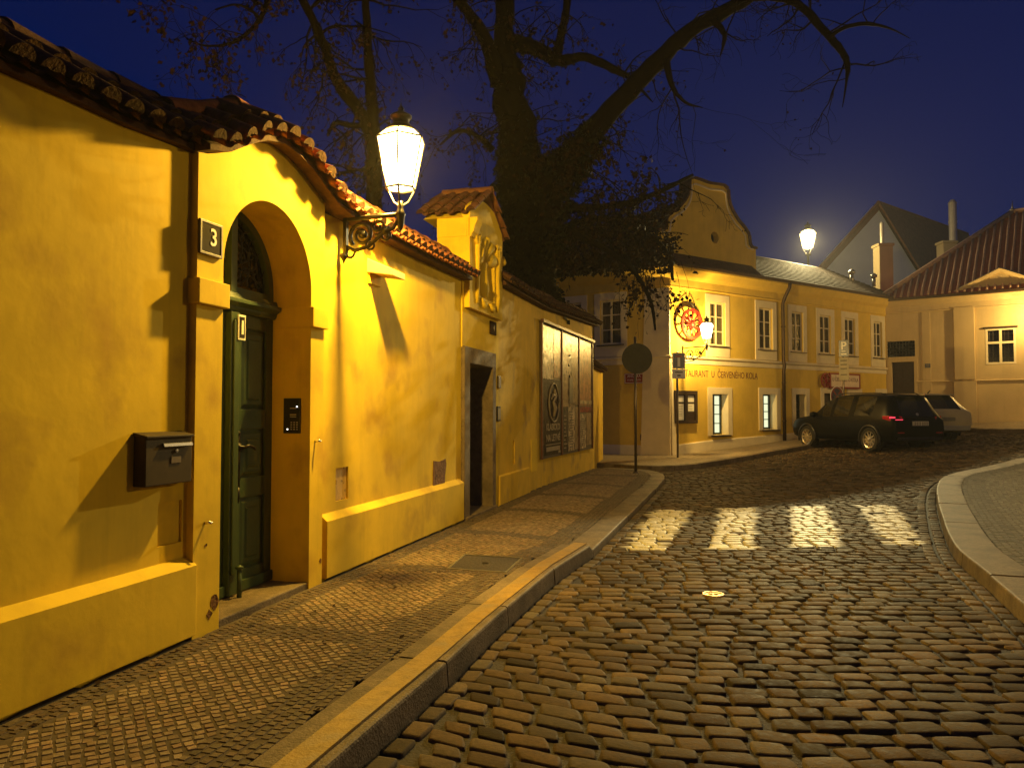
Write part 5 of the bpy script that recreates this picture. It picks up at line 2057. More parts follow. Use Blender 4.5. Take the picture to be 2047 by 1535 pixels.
fo = Vector((0, -0.35, 0))
up_ = Vector((0, 0, 0.14))
slab(mb, g_ap + fo + up_, g_ap + RV + up_, g_r + RV + up_, g_r + fo + up_)
slab(mb, g_ap + fo + up_, g_l + fo + up_, g_l + RV + up_, g_ap + RV + up_)
mb.build("tile_roof", mat("orange_roof", (0.30, 0.115, 0.045), 0.75, 0.2, 5.0, 0.4, 14.0), gh)
mb = MB()
sk = g_ap.lerp(g_r, 0.62) + RV * 0.12 + up_ * 2
for k in range(1):
    x1 = (g_r - g_ap).normalized()
    y1 = RV.normalized()
    nn = -(x1.cross(y1)).normalized()
    nn = nn if nn.z > 0 else -nn
    c0 = sk
    mb.hexa([c0, c0 + y1 * 0.9, c0 + y1 * 0.9 + x1 * 1.3, c0 + x1 * 1.3] + [p + nn * 0.1 for p in (c0, c0 + y1 * 0.9, c0 + y1 * 0.9 + x1 * 1.3, c0 + x1 * 1.3)])
mb.build("skylight", TRIM, gh)


def chimney(u0, u1, vt, vb, y, pu0, pu1, pvt, lab, m_):
    a, b = at_depth(u0, vb, y), at_depth(u1, vt, y)
    t = thing("chimney", (a.x, y, a.z), lab, "chimney")
    mb = MB()
    F_ = Frame((0, y), (1, 0))
    mb.box(F_, a.x, b.x, -0.6, 0.0, a.z - 1.5, b.z - 0.12)
    mb.box(F_, a.x - 0.05, b.x + 0.05, -0.65, 0.05, b.z - 0.12, b.z)
    mb.build("stack", m_, t, bevel=0.02)
    c, d = at_depth(pu0, vt, y + 0.3), at_depth(pu1, pvt, y + 0.3)
    r = (d.x - c.x) / 2
    mb = MB()
    x_ = (c.x + d.x) / 2
    mb.lathe((x_, y + 0.3, b.z - 0.02), [(r, 0), (r, (d.z - b.z) * 0.45), (r * 1.12, (d.z - b.z) * 0.45), (r * 1.12, (d.z - b.z) * 0.5), (r, (d.z - b.z) * 0.5), (r, (d.z - b.z) * 0.92), (r * 1.15, (d.z - b.z) * 0.92), (r * 0.5, d.z - b.z)], 14)
    mb.build("flue_pipe", mat("pale_flue", (0.62, 0.55, 0.42), 0.4, 0.1, metal=0.3), t)


chimney(1759, 1785, 486, 572, 33.6, 1759.5, 1766.5, 443, "slim cream chimney with short flue pipe in front of the grey gable", CREAM)
chimney(1886, 1913, 481, 512, 36.5, 1898, 1911, 399, "squat chimney carrying a tall pale flue above the red roofs", CREAM)

# ------------------------------------------------------------------ lanterns
def spiral(c, ex, ez, r0, r1, t0, t1, n=26):
    out = []
    for k in range(n + 1):
        f = k / n
        t = t0 + (t1 - t0) * f
        r = r0 + (r1 - r0) * f
        out.append(c + ex * (r * math.cos(t)) + ez * (r * math.sin(t)))
    return out


GLOW = mat_emit("lantern_glass", (1.0, 0.80, 0.40), 22.0, clear=0.6)
ZUP = Vector((0, 0, 1))


def lantern_head(base, t, k=1.0, glass=None):
    """six-sided tapering street lantern standing on base"""
    n = 6
    rb_, rt_ = 0.122 * k, 0.205 * k
    zb, zt = 0.15 * k, 0.545 * k
    ang = [math.pi / 6 + 2 * math.pi * q / n for q in range(n)]

    def ring(r, z):
        return [base + Vector((r * math.cos(a), r * math.sin(a), z)) for a in ang]

    mb = MB()
    mb.grid([ring(rb_ * 0.97, zb + 0.012), ring(rt_ * 0.97, zt), ring(rt_ * 0.60, zt + 0.07 * k)], True)
    mb.build("glass", glass or GLOW, t)
    mb = MB()
    for q in range(n):
        lo, hi = ring(rb_, zb)[q], ring(rt_, zt)[q]
        mb.tube([lo, hi], 0.007 * k, 6)
        mb.tube([hi, ring(rt_ * 0.62, zt + 0.073 * k)[q]], 0.006 * k, 6)
        mb.tube([lo, ring(rb_, zb)[(q + 1) % n]], 0.009 * k, 6)
        mb.tube([hi, ring(rt_, zt)[(q + 1) % n]], 0.008 * k, 6)
    for q in range(0, n, 2):
        mb.tube([base + Vector((0, 0, 0.0)), base + Vector((rb_ * 0.55 * math.cos(ang[q]), rb_ * 0.55 * math.sin(ang[q]), 0.05 * k)), ring(rb_, zb)[q]], 0.009 * k, 6)
    mb.build("lantern_frame", IRON, t)
    mb = MB()
    z0 = zt + 0.067 * k
    mb.lathe(base, [(rt_ * 0.64, z0), (rt_ * 0.66, z0 + 0.012), (0.085 * k, z0 + 0.05 * k), (0.065 * k, z0 + 0.07 * k), (0.07 * k, z0 + 0.11 * k), (0.088 * k, z0 + 0.115 * k), (0.088 * k, z0 + 0.13 * k), (0.045 * k, z0 + 0.155 * k), (0.02 * k, z0 + 0.17 * k), (0.027 * k, z0 + 0.19 * k), (0.01 * k, z0 + 0.21 * k), (0.002, z0 + 0.25 * k)], 14)
    mb.build("cap", IRON, t, smooth=True)
    mb = MB()
    mb.lathe(base + Vector((0, 0, zb)), [(0.02 * k, 0), (0.02 * k, 0.12 * k), (0.045 * k, 0.16 * k), (0.03 * k, 0.22 * k), (0.002, 0.25 * k)], 10)
    mb.build("burner", mat_emit("burner_flame", (1.0, 0.82, 0.5), 30.0, clear=0.5), t, smooth=True)
    return base + Vector((0, 0, zb + 0.22 * k))


def lamp(loc, power, col, r, name="lamp_light"):
    ld = bpy.data.lights.new(name, "POINT")
    ld.energy = power
    ld.color = col
    ld.shadow_soft_size = r
    lo = bpy.data.objects.new(name, ld)
    COL.objects.link(lo)
    lo.location = loc
    return lo


def wall_lantern(F, s, zbar, Lg, label, power, col, k=1.0, drop=0.30, d0=0.0):
    t = thing("wall_lantern", F.P(s, d0, zbar), label, "lantern", "wrought iron lanterns on the house fronts")
    P = lambda d, z: F.P(s, d0 + d, zbar + z)
    mb = MB()
    mb.box(F, s - 0.022, s + 0.022, d0 + 0.0, d0 + 0.03, zbar - drop - 0.02, zbar + 0.035)
    mb.lathe(P(0.0, -drop - 0.02), [(0.03, 0), (0.036, -0.02), (0.012, -0.06), (0.002, -0.09)], 10)
    mb.lathe(P(0.02, 0.03), [(0.03, 0), (0.036, 0.02), (0.015, 0.05), (0.002, 0.06)], 10)
    mb.build("wall_plate", IRON, t, bevel=0.003)
    mb = MB()
    w = 0.016
    ex, ez = F.n, ZUP
    mb.tube([P(0.02, 0), P(Lg, 0.012)], 0.02, 8)
    mb.tube([P(0.02, -drop + 0.04), P(0.10, -drop + 0.0), P(0.22 * Lg / 0.5, -drop + 0.03), P(0.36 * Lg / 0.5, -drop + 0.14), P(0.44 * Lg / 0.5, -0.10), P(Lg - 0.02, -0.03)], w, 8)
    mb.tube(spiral(P(0.16 * Lg / 0.5, -drop * 0.52), ex, ez, drop * 0.42, 0.03, math.pi * 1.25, -math.pi * 1.9), [0.017] * 14 + [0.014] * 13, 8)
    mb.tube(spiral(P(0.30 * Lg / 0.5, -drop * 0.30), ex, ez, drop * 0.25, 0.02, -math.pi * 0.6, math.pi * 2.2), 0.012, 8)
    mb.tube(spiral(P(0.37 * Lg / 0.5, -drop * 0.58), ex, ez, drop * 0.17, 0.015, math.pi * 0.2, -math.pi * 2.4), 0.011, 8)
    mb.tube(spiral(P(0.06, -drop - 0.02), ex, ez, 0.042, 0.034, 0, 2 * math.pi, 14), 0.011, 8)
    mb.tube(spiral(P(0.24 * Lg / 0.5, -drop * 0.85), ex, ez, 0.05, 0.012, math.pi * 0.5, math.pi * 3.4), 0.010, 8)
    mb.lathe(P(0.17 * Lg / 0.5, -drop * 0.5), [(0.002, -0.03), (0.04, -0.01), (0.04, 0.01), (0.002, 0.03)], 8, F.e)
    mb.lathe(P(0.37 * Lg / 0.5, -drop * 0.42), [(0.002, -0.02), (0.045, -0.008), (0.045, 0.008), (0.002, 0.02)], 6, F.e)
    mb.build("scroll_bracket", IRON, t, smooth=True)
    mb = MB()
    mb.lathe(P(Lg, -0.13), [(0.002, 0), (0.02, 0.02), (0.03, 0.06), (0.034, 0.12), (0.045, 0.14), (0.03, 0.17), (0.022, 0.2), (0.022, 0.25)], 12)
    mb.build("stem", IRON, t, smooth=True)
    c = lantern_head(P(Lg, 0.07), t, k)
    if power:
        lamp(c, power, col, 0.045 * k)
    return t


AMB = (1.0, 0.60, 0.085)
ls = A.hit(688, 460, 0)[0]
wall_lantern(A, ls, 2.965, 0.51, "big lit iron lantern on scroll bracket above the yellow garden wall", 1800, AMB, 1.03, 0.27)
rs_ = R.hit(1364, 690, 0)[0]
wall_lantern(R, rs_, 3.26, 0.95, "lit iron lantern on the corner of the restaurant beside the red wheel", 1200, (1.0, 0.64, 0.17), 1.0, 0.42)
wall_lantern(T, 5.0, 4.25, 0.9, "lit lantern on the cream house, just past its barred window", 700, (1.0, 0.64, 0.18), 1.0, 0.36)  # assumed lantern out of view, placed from the glow on the wall

# bright lamp on a mast behind the restaurant ridge
mp = at_depth(1615, 480, 33.75)
st_ = thing("street_lamp", (mp.x, mp.y, 0.5), "glaring big lantern on a tall mast rising behind the restaurant roof", "street lamp")
mb = MB()
mb.tube([(mp.x, mp.y + 0.0, 0.3), (mp.x, mp.y, mp.z - 0.66)], [0.09, 0.05], 10)
mb.lathe((mp.x, mp.y, mp.z - 0.70), [(0.06, 0), (0.13, 0.03), (0.13, 0.09), (0.05, 0.1)], 14)
mb.build("mast", mat("black_mast", (0.004, 0.003, 0.003), 0.9, 0.1, spec=0.0), st_, smooth=True)
lantern_head(Vector((mp.x, mp.y, mp.z - 0.37 * 1.75)), st_, 1.75, mat_emit("flood_lantern_glass", (1.0, 0.82, 0.38), 7.0, clear=0.5))
fl = bpy.data.lights.new("lamp_light", "SPOT")
fl.energy = 33000
fl.color = (1.0, 0.80, 0.36)
fl.shadow_soft_size = 0.12
fl.spot_size = math.radians(62)
fl.spot_blend = 0.8
lamp(mp, 1300, (1.0, 0.80, 0.36), 0.3)
flo = bpy.data.objects.new("lamp_light", fl)
COL.objects.link(flo)
flo.location = mp
flo.rotation_euler = (Vector((8.0, 12.0, 0.0)) - mp).to_track_quat("-Z", "Y").to_euler()
# assumed unseen lamp, added to light the gable and the fronts
op = Vector((12.0, 8.0, gz(12.0, 8.0)))
assumed_lamp = thing("street_lamp", op, "assumed iron lamp post with a lit lantern, added out of view on the corner pavement", "street lamp")
mb = MB()
mb.lathe(op, [(0.16, 0), (0.16, 0.25), (0.10, 0.32), (0.08, 0.9), (0.055, 1.0), (0.045, 3.9), (0.07, 3.95), (0.03, 4.05), (0.03, 4.15)], 14)
mb.build("post", IRON, assumed_lamp, smooth=True)
oc_ = lantern_head(op + Vector((0, 0, 4.1)), assumed_lamp, 1.1)
lamp(oc_, 1900, (1.0, 0.66, 0.2), 0.06)  # fill light of the assumed post

# ------------------------------------------------------------------ road signs
POLE = mat("zinc_post", (0.17, 0.14, 0.11), 0.35, 0.2, 12.0, metal=0.75)


def post(name, base, top, label, r=0.03):
    t = thing(name, base, label, "road sign")
    mb = MB()
    mb.tube([(base.x, base.y, base.z - 0.05), (base.x, base.y, top)], r, 12)
    mb.lathe((base.x, base.y, top), [(r, 0), (r, 0.01), (0.002, 0.02)], 12)
    mb.build("post", POLE, t, smooth=True)
    mb = MB()
    mb.lathe((base.x, base.y, base.z - 0.01), [(r * 2.2, 0), (r * 2.2, 0.02), (r * 1.2, 0.05)], 12)
    mb.build("foot_collar", POLE, t)
    return t


b1 = at_z(1271, 945, 0)
s1 = post("road_sign", b1, 2.98, "round road sign seen from behind on a slim post at the pavement tip")
VF = Frame((b1.x, b1.y), (0.995, -0.08))
mb = MB()
cz = EYE.z + (822 - 717) / FPX * b1.y
mb.lathe(VF.P(0.035, 0.04 + 0.03, cz), [(0.0, 0.0), (0.325, 0.0), (0.333, -0.004), (0.333, 0.012), (0.325, 0.008), (0.0, 0.008)], 36, -VF.n)
mb.build("sign_disc", SIGNBACK, s1)
mb = MB()
for z_ in (0.12, -0.12):
    mb.box(VF, -0.06, 0.06, -0.035, 0.055, cz + z_ - 0.02, cz + z_ + 0.02)
mb.build("clamp", STEEL, s1, bevel=0.004)

b2 = at_z(1355, 917, 0.0)
sc2 = b2.y / FPX
s2 = post("road_sign", b2, EYE.z + (822 - 704) * sc2, "blue dead end sign over a small white plate on a post at the restaurant corner", 0.032)
VF2 = Frame((b2.x, b2.y), (0.99, 0.10))
zt_, zm_, zb_ = EYE.z + (822 - 705) * sc2, EYE.z + (822 - 737.5) * sc2, EYE.z + (822 - 757) * sc2
hw = 13.4 * sc2
of = 2.5 * sc2
mb = MB()
mb.box(VF2, of - hw, of + hw, 0.035, 0.045, zm_ + 0.006, zt_)
mb.build("sign_plate", BLUE, s2, bevel=0.003)
mb = MB()
mb.plate(VF2, rect_loop(of - hw + 0.015, of + hw - 0.015, zm_ + 0.02, zt_ - 0.015), [rect_loop(of - hw + 0.027, of + hw - 0.027, zm_ + 0.032, zt_ - 0.027)], 0.045, 0.0475)
mb.box(VF2, of - 0.038, of + 0.038, 0.045, 0.048, zm_ + 0.07, zt_ - 0.14)
mb.build("white_symbol", WHITE, s2)
mb = MB()
mb.box(VF2, of - 0.10, of + 0.10, 0.045, 0.048, zt_ - 0.138, zt_ - 0.075)
mb.build("red_bar", RED, s2)
mb = MB()
mb.box(VF2, of - hw, of + hw, 0.035, 0.045, zb_, zm_ - 0.006)
mb.build("lower_plate", WHITE, s2, bevel=0.003)
mb = MB()
mb.box(VF2, of - hw * 0.6, of + hw * 0.6, 0.045, 0.047, zb_ + 0.17, zb_ + 0.20)
mb.box(VF2, of - hw * 0.25, of + hw * 0.25, 0.045, 0.047, zb_ + 0.07, zb_ + 0.11)
mb.build("printed_lines", DARKP, s2)

b3 = Vector((0, 0, 0))
py = 25.6
px_ = (1686.5 - W / 2) / FPX * py
b3 = Vector((px_, py, gz(px_, py)))
sc3 = py / FPX
s3 = post("road_sign", b3, EYE.z + (822 - 681) * sc3, "parking sign with long pale plate and a no stopping disc behind the dark car", 0.035)
VF3 = Frame((b3.x, b3.y), (0.75, -0.66))
VF4 = Frame((b3.x, b3.y), (0.85, 0.52))
zz_ = lambda v: EYE.z + (822 - v) * sc3
mb = MB()
mb.box(VF3, -0.12, 0.20, 0.04, 0.05, zz_(713), zz_(680))
mb.build("parking_plate", BLUE, s3, bevel=0.003)
lettering("parking_letter", "P", VF3, 0.04, zz_(692), 0.0515, 0.36, WHITE, s3, bold=0.006)
mb = MB()
mb.box(VF3, -0.02, 0.10, 0.05, 0.0525, zz_(703), zz_(701.5))
mb.box(VF3, -0.05, 0.13, 0.05, 0.0525, zz_(709), zz_(707))
mb.build("white_symbol", WHITE, s3)
mb = MB()
mb.box(VF3, -0.12, 0.20, 0.04, 0.05, zz_(760), zz_(714.5))
mb.build("lower_plate", mat("aged_white_plate", (0.36, 0.31, 0.20), 0.5, 0.15), s3, bevel=0.003)
mb = MB()
for v in (722, 730, 738, 750):
    mb.box(VF3, -0.07, 0.14, 0.05, 0.052, zz_(v), zz_(v - 2))
mb.build("printed_lines", DARKP, s3)
cs = (1666 - 1686.5) * sc3 / 0.8
cz3 = zz_(793)
mb = MB()
mb.lathe(VF4.P(cs, 0.05, cz3), [(0.0, 0.008), (0.26, 0.008), (0.265, 0.0), (0.0, 0.0)], 32, VF4.n)
mb.build("no_stopping_disc", BLUE, s3)
mb = MB()
mb.lathe(VF4.P(cs, 0.05, cz3), [(0.265, 0.009), (0.265, 0.012), (0.33, 0.012), (0.335, 0.001), (0.265, 0.009)], 32, VF4.n)
for a in (math.pi / 4, 3 * math.pi / 4):
    c_, s__ = math.cos(a), math.sin(a)
    o_ = []
    for d_ in (0.011, 0.014):
        for u_, w_ in ((-0.265, -0.028), (0.265, -0.028), (0.265, 0.028), (-0.265, 0.028)):
            o_.append(VF4.P(cs + u_ * c_ - w_ * s__, 0.05 + d_ + (0.001 if a > 1 else 0), cz3 + u_ * s__ + w_ * c_))
    mb.hexa(o_)
mb.build("red_ring", RED, s3)
mb = MB()
mb.lathe(VF4.P(cs, 0.05, cz3), [(0.325, 0.001), (0.345, 0.001), (0.345, 0.011), (0.325, 0.0135), (0.325, 0.001)], 32, VF4.n)
mb.build("white_edge", WHITE, s3)
mb = MB()
mb.tube([(b3.x, b3.y, cz3), VF4.P(cs, 0.05, cz3)], 0.02, 8)
mb.build("side_arm", POLE, s3)


# ------------------------------------------------------------------ cars
def catmull(vals, per):
    out = []
    n = len(vals)
    for i in range(n - 1):
        p0, p1, p2, p3 = vals[max(i - 1, 0)], vals[i], vals[i + 1], vals[min(i + 2, n - 1)]
        for k in range(per):
            t = k / per
            q = 0.5 * ((2 * p1) + (-p0 + p2) * t + (2 * p0 - 5 * p1 + 4 * p2 - p3) * t * t + (-p0 + 3 * p1 - 3 * p2 + p3) * t ** 3)
            out.append(0.35 * (p1 + (p2 - p1) * t) + 0.65 * q)
    out.append(np.array(vals[-1]))
    return out


def car(name, label, loc, heading, paint, st, wheels, wr, halfw, plate_txt, wagon=False, scale=1.0):
    """st: stations from tail to nose: x, floor, shoulder z, belt z, roof z, half width, roof half width, glass flag"""
    t = thing(name, loc, label, "car")
    ch, sh = math.cos(heading), math.sin(heading)

    def Wp(x, y, z):
        x, y, z = x * scale, y * scale, z * scale
        return Vector((loc.x + ch * x - sh * y, loc.y + sh * x + ch * y, loc.z + z))

    per = 4
    arr = catmull([np.array(s[:7], float) for s in st], per)
    rings, flags = [], []
    for a in arr:
        x, zf, zs, zb, zr, hw, rw = a
        zr = max(zr, zb + 0.01)
        half = [(hw * 0.80, zf), (hw * 0.94, zf + 0.06), (hw, zf + 0.2), (hw * 1.0, zs), (hw * 0.985, zs + (zb - zs) * 0.6), (hw * 0.95, zb), (rw + (hw * 0.95 - rw) * 0.5, zb + (zr - zb) * 0.52), (rw, zr - 0.06 * min(1, (zr - zb) / 0.3)), (rw - 0.12, zr - 0.008), (rw * 0.5, zr + 0.012)]
        ring = [Wp(x, y, z) for y, z in half] + [Wp(x, -y, z) for y, z in reversed(half)]
        rings.append(ring)
    n = len(rings[0])
    body = MB()
    panes = {}
    body.v = [tuple(p) for r in rings for p in r]
    for i in range(len(rings) - 1):
        seg = i // per
        sub = i % per
        fl = st[seg][7]
        for j in range(n):
            jj = (j + 1) % n
            f = (i * n + j, i * n + jj, (i + 1) * n + jj, (i + 1) * n + j)
            side = j in (5, 6) or j in (n - 7, n - 8)
            topf = 7 <= j <= n - 9
            isg = (side and fl in ("cab",) and not (sub == 0 and st[seg][8])) or ((topf or j in (6, n - 8)) and fl in ("rearglass", "windscreen") and 8 <= j <= n - 10) 
            if isg:
                key = fl if fl != "cab" else (seg, j < n // 2)
                panes.setdefault(key, MB()).face([body.v[q] for q in f])
            else:
                body.f.append(f)
                body.mi.append(0)
    for i in (0, len(rings) - 1):
        body.f.append(tuple(i * n + j for j in range(n)))
        body.mi.append(0)
    bo = body.build("body", paint, t, smooth=True)
    cg = mat_glass("car_glass", (0.008, 0.008, 0.008), 0.22, 0.06)
    for key, pm in panes.items():
        import bmesh
        po_ = pm.build({"rearglass": "rear_window", "windscreen": "windscreen"}.get(key, "side_window"), cg, t)
        po_.data.polygons.foreach_set("use_smooth", [True] * len(po_.data.polygons))
    # wheels
    for wx in wheels:
        for sgn in (-1, 1):
            ax = Wp(0, sgn, 0) - Wp(0, 0, 0)
            ax.normalize()
            c = Wp(wx, sgn * (halfw - 0.11), wr)
            r = wr * scale
            mb = MB()
            mb.lathe(c, [(r * 0.66, -0.11), (r * 0.95, -0.11), (r, -0.07), (r, 0.08), (r * 0.95, 0.115), (r * 0.68, 0.115), (r * 0.66, 0.09), (r * 0.66, -0.11)], 28, ax)
            wo = mb.build("wheel", mat("tyre", (0.012, 0.011, 0.010), 0.8, 0.1), t, smooth=False)
            mb = MB()
            mb.lathe(c, [(r * 0.60, 0.06), (r * 0.62, 0.105), (r * 0.69, 0.12), (r * 0.70, 0.10), (r * 0.62, 0.05)], 28, ax)
            xx = ax.cross(ZUP).normalized()
            for k in range(10):
                a = 2 * math.pi * k / 10
                dv = xx * math.cos(a) + ZUP * math.sin(a)
                tv = -xx * math.sin(a) + ZUP * math.cos(a)
                p0, p1 = c + ax * 0.10 + dv * r * 0.1, c + ax * 0.105 + dv * r * 0.63
                w0, w1 = 0.026 * scale, 0.017 * scale
                mb.hexa([p0 - tv * w0 - ax * 0.03, p1 - tv * w1 - ax * 0.03, p1 + tv * w1 - ax * 0.03, p0 + tv * w0 - ax * 0.03, p0 - tv * w0, p1 - tv * w1, p1 + tv * w1, p0 + tv * w0])
            mb.lathe(c, [(r * 0.16, 0.06), (r * 0.16, 0.11), (0.004, 0.12)], 14, ax)
            mb.build("rim", mat("alloy", (0.62, 0.57, 0.50), 0.3, 0.05, metal=0.85), wo)
            mb = MB()
            mb.lathe(c, [(r * 0.62, 0.03), (0.01, 0.03)], 20, ax)
            mb.build("brake_disc", BLACK, wo)
            # arch lip
            mb = MB()
            lip = []
            for a in np.linspace(-0.35, math.pi + 0.35, 19):
                lip.append(c + ax * 0.10 + (xx * math.cos(a) + ZUP * math.sin(a)) * (r * 1.14))
            mb.tube(lip, 0.04 * scale, 6)
            mb.build("wheel_arch", BLACK, t, smooth=True)
    return t, Wp


DARKPAINT = mat("dark_car_paint", (0.003, 0.003, 0.003), 0.36, 0.05, spec=0.09)
SILVER = mat("pale_car_paint", (0.46, 0.38, 0.22), 0.4, 0.05, spec=0.2, coat=0.15)
suv = [
    (-2.42, 0.42, 0.70, 0.86, 0.90, 0.86, 0.70, "", 0),
    (-2.36, 0.36, 0.76, 1.00, 1.06, 0.93, 0.72, "rearglass", 0),
    (-2.02, 0.32, 0.80, 1.10, 1.66, 0.96, 0.66, "", 0),
    (-1.72, 0.30, 0.82, 1.10, 1.72, 0.97, 0.67, "cab", 1),
    (-0.75, 0.30, 0.82, 1.08, 1.76, 0.98, 0.68, "cab", 1),
    (0.20, 0.30, 0.82, 1.06, 1.74, 0.98, 0.67, "cab", 1),
    (0.75, 0.30, 0.82, 1.06, 1.58, 0.98, 0.70, "windscreen", 0),
    (1.42, 0.30, 0.82, 1.06, 1.12, 0.97, 0.74, "", 0),
    (2.05, 0.32, 0.80, 0.98, 1.02, 0.95, 0.72, "", 0),
    (2.36, 0.36, 0.70, 0.84, 0.88, 0.86, 0.62, "", 0),
    (2.46, 0.42, 0.58, 0.64, 0.66, 0.74, 0.5, "", 0)]
hd = math.radians(106)
KS = 0.92
_w = on_ground(1738, 903, -0.125)
_x, _y = -1.47 * KS, 0.98 * KS
cl = Vector((_w.x - (math.cos(hd) * _x - math.sin(hd) * _y), _w.y - (math.sin(hd) * _x + math.cos(hd) * _y), _w.z))
ct, CW = car("parked_car", "dark sport utility car parked nose-in at the restaurant, rear towards the viewer", cl, hd, DARKPAINT, suv, (-1.47, 1.45), 0.37, 0.98, "", scale=KS)


def cbox(CWf, x0, x1, y0, y1, z0, z1, mb):
    mb.hexa([CWf(x, y, z) for z in (z0, z1) for x, y in ((x0, y0), (x1, y0), (x1, y1), (x0, y1))])


TAIL = mat("tail_lamp_red", (0.45, 0.01, 0.02), 0.15, 0.05, coat=0.6)
TAILG = mat_emit("tail_lamp_glow", (1.0, 0.06, 0.10), 1.2)
for sgn in (1, -1):
    mb = MB()
    y0, y1 = sgn * 0.60, sgn * 0.955
    p = [(-2.40, y0, 0.94), (-2.26, y1, 0.94), (-2.0, y1 + sgn * 0.012, 1.0), (-2.28, y0, 1.0), (-2.39, y0, 1.07), (-2.24, y1, 1.09), (-2.0, y1 + sgn * 0.012, 1.09), (-2.28, y0, 1.06)]
    mb.hexa([CW(*q) for q in p])
    mb.build("tail_light", TAIL, ct, bevel=0.01)
mb = MB()
cbox(CW, -2.415, -2.40, 0.60, 0.86, 0.965, 0.985, mb)
cbox(CW, -2.36, -2.28, 0.82, 0.965, 1.02, 1.06, mb)
mb.build("lit_lamp_strip", TAILG, ct)
mb = MB()
cbox(CW, -2.46, -2.41, -0.28, 0.28, 0.80, 0.93, mb)
pl2 = mb.build("number_plate", mat("plate_white", (0.55, 0.50, 0.42), 0.5, 0.05), ct, bevel=0.004)
REAR = Frame((0, 0), (1, 0))
REAR.e = (CW(0, -1, 0) - CW(0, 0, 0)).normalized()
REAR.n = (CW(-1, 0, 0) - CW(0, 0, 0)).normalized()
q0 = CW(-2.465, 0, 0)
REAR.o = Vector((q0.x, q0.y, 0))
mb = MB()
for k, (a, b) in enumerate(((-0.22, -0.16), (-0.14, -0.09), (-0.06, -0.01), (0.03, 0.08), (0.10, 0.15), (0.17, 0.22))):
    mb.box(REAR, a, b, 0.0, 0.003, cl.z + 0.805 * KS, cl.z + 0.915 * KS)
mb.build("plate_marks", mat("faded_print", (0.25, 0.22, 0.18), 0.6, 0.1), ct)
mb = MB()
mb.lathe(CW(-2.31, 0, 1.13), [(0.045, 0), (0.045, 0.02), (0.02, 0.03)], 14, CW(-1, 0, 0.4) - CW(0, 0, 0))
mb.build("badge", STEEL, ct)
for sgn in (1, -1):
    mb = MB()
    mb.tube([CW(-1.75, sgn * 0.62, 1.72), CW(-1.6, sgn * 0.63, 1.775), CW(0.0, sgn * 0.64, 1.80), CW(0.5, sgn * 0.64, 1.72)], 0.018, 8)
    mb.build("roof_rail", BLACK, ct, smooth=True)
    mb = MB()
    mb.lathe(CW(1.0, sgn * 1.06, 1.12), [(0.002, -0.13), (0.07, -0.10), (0.09, 0.0), (0.07, 0.09), (0.002, 0.12)], 12, CW(0, sgn, 0) - CW(0, 0, 0))
    mb.build("wing_mirror", DARKPAINT, ct, smooth=True)
    mb = MB()
    for x0, x1 in ((-1.05, -0.10), (-0.05, 0.95)):
        cbox(CW, x0 + 0.1, x0 + 0.28, sgn * 0.965, sgn * 0.99, 0.93, 0.955, mb)
    mb.build("door_handle", DARKPAINT, ct, bevel=0.005)
mb = MB()
cbox(CW, -2.45, -2.36, -0.80, 0.80, 0.38, 0.46, mb)
cbox(CW, -2.44, -2.40, -0.62, -0.42, 0.36, 0.42, mb)
cbox(CW, -2.44, -2.40, 0.42, 0.62, 0.36, 0.42, mb)
mb.build("rear_bumper_trim", BLACK, ct, bevel=0.01)
mb = MB()
for sgn in (1, -1):
    cbox(CW, -2.44, -2.405, sgn * 0.58, sgn * 0.80, 0.58, 0.61, mb)
mb.build("reflector", mat("red_reflector", (0.3, 0.02, 0.02), 0.2, 0.05), ct)
mb = MB()
cbox(CW, -2.18, -2.02, -0.55, 0.55, 1.66, 1.70, mb)
mb.build("roof_spoiler", DARKPAINT, ct, bevel=0.01)

est = [
    (-2.30, 0.40, 0.62, 0.80, 0.86, 0.80, 0.62, "", 0),
    (-2.25, 0.34, 0.68, 0.92, 0.98, 0.86, 0.64, "rearglass", 0),
    (-1.86, 0.30, 0.72, 0.96, 1.40, 0.89, 0.58, "", 0),
    (-1.55, 0.28, 0.74, 0.96, 1.45, 0.90, 0.59, "cab", 1),
    (-0.65, 0.28, 0.74, 0.95, 1.48, 0.90, 0.60, "cab", 1),
    (0.15, 0.28, 0.74, 0.93, 1.45, 0.90, 0.60, "cab", 1),
    (0.60, 0.28, 0.74, 0.93, 1.28, 0.90, 0.62, "windscreen", 0),
    (1.25, 0.28, 0.72, 0.92, 0.97, 0.89, 0.66, "", 0),
    (1.9, 0.30, 0.68, 0.84, 0.88, 0.86, 0.62, "", 0),
    (2.2, 0.36, 0.58, 0.70, 0.74, 0.76, 0.5, "", 0),
    (2.28, 0.42, 0.52, 0.58, 0.60, 0.66, 0.45, "", 0)]
cl2 = Vector((12.42, 24.9, 0))
cl2.z = gz(12.4, 23.6) - 0.125
ct2, CW2 = car("parked_car", "pale estate car half hidden beyond the dark car, rear window showing", cl2, math.radians(99), SILVER, est, (-1.35, 1.35), 0.32, 0.90, "", scale=1.0)
for sgn in (1, -1):
    mb = MB()
    y0, y1 = sgn * 0.58, sgn * 0.885
    p = [(-2.29, y0, 0.80), (-2.20, y1, 0.80), (-1.98, y1 + sgn * 0.012, 0.84), (-2.2, y0, 0.86), (-2.27, y0, 0.92), (-2.17, y1, 0.93), (-1.98, y1 + sgn * 0.012, 0.93), (-2.2, y0, 0.92)]
    mb.hexa([CW2(*q) for q in p])
    mb.build("tail_light", TAIL, ct2, bevel=0.008)
mb = MB()
cbox(CW2, -2.33, -2.29, -0.27, 0.27, 0.64, 0.75, mb)
mb.build("number_plate", mat("plate_dim", (0.20, 0.18, 0.12), 0.5, 0.1), ct2, bevel=0.004)
mb = MB()
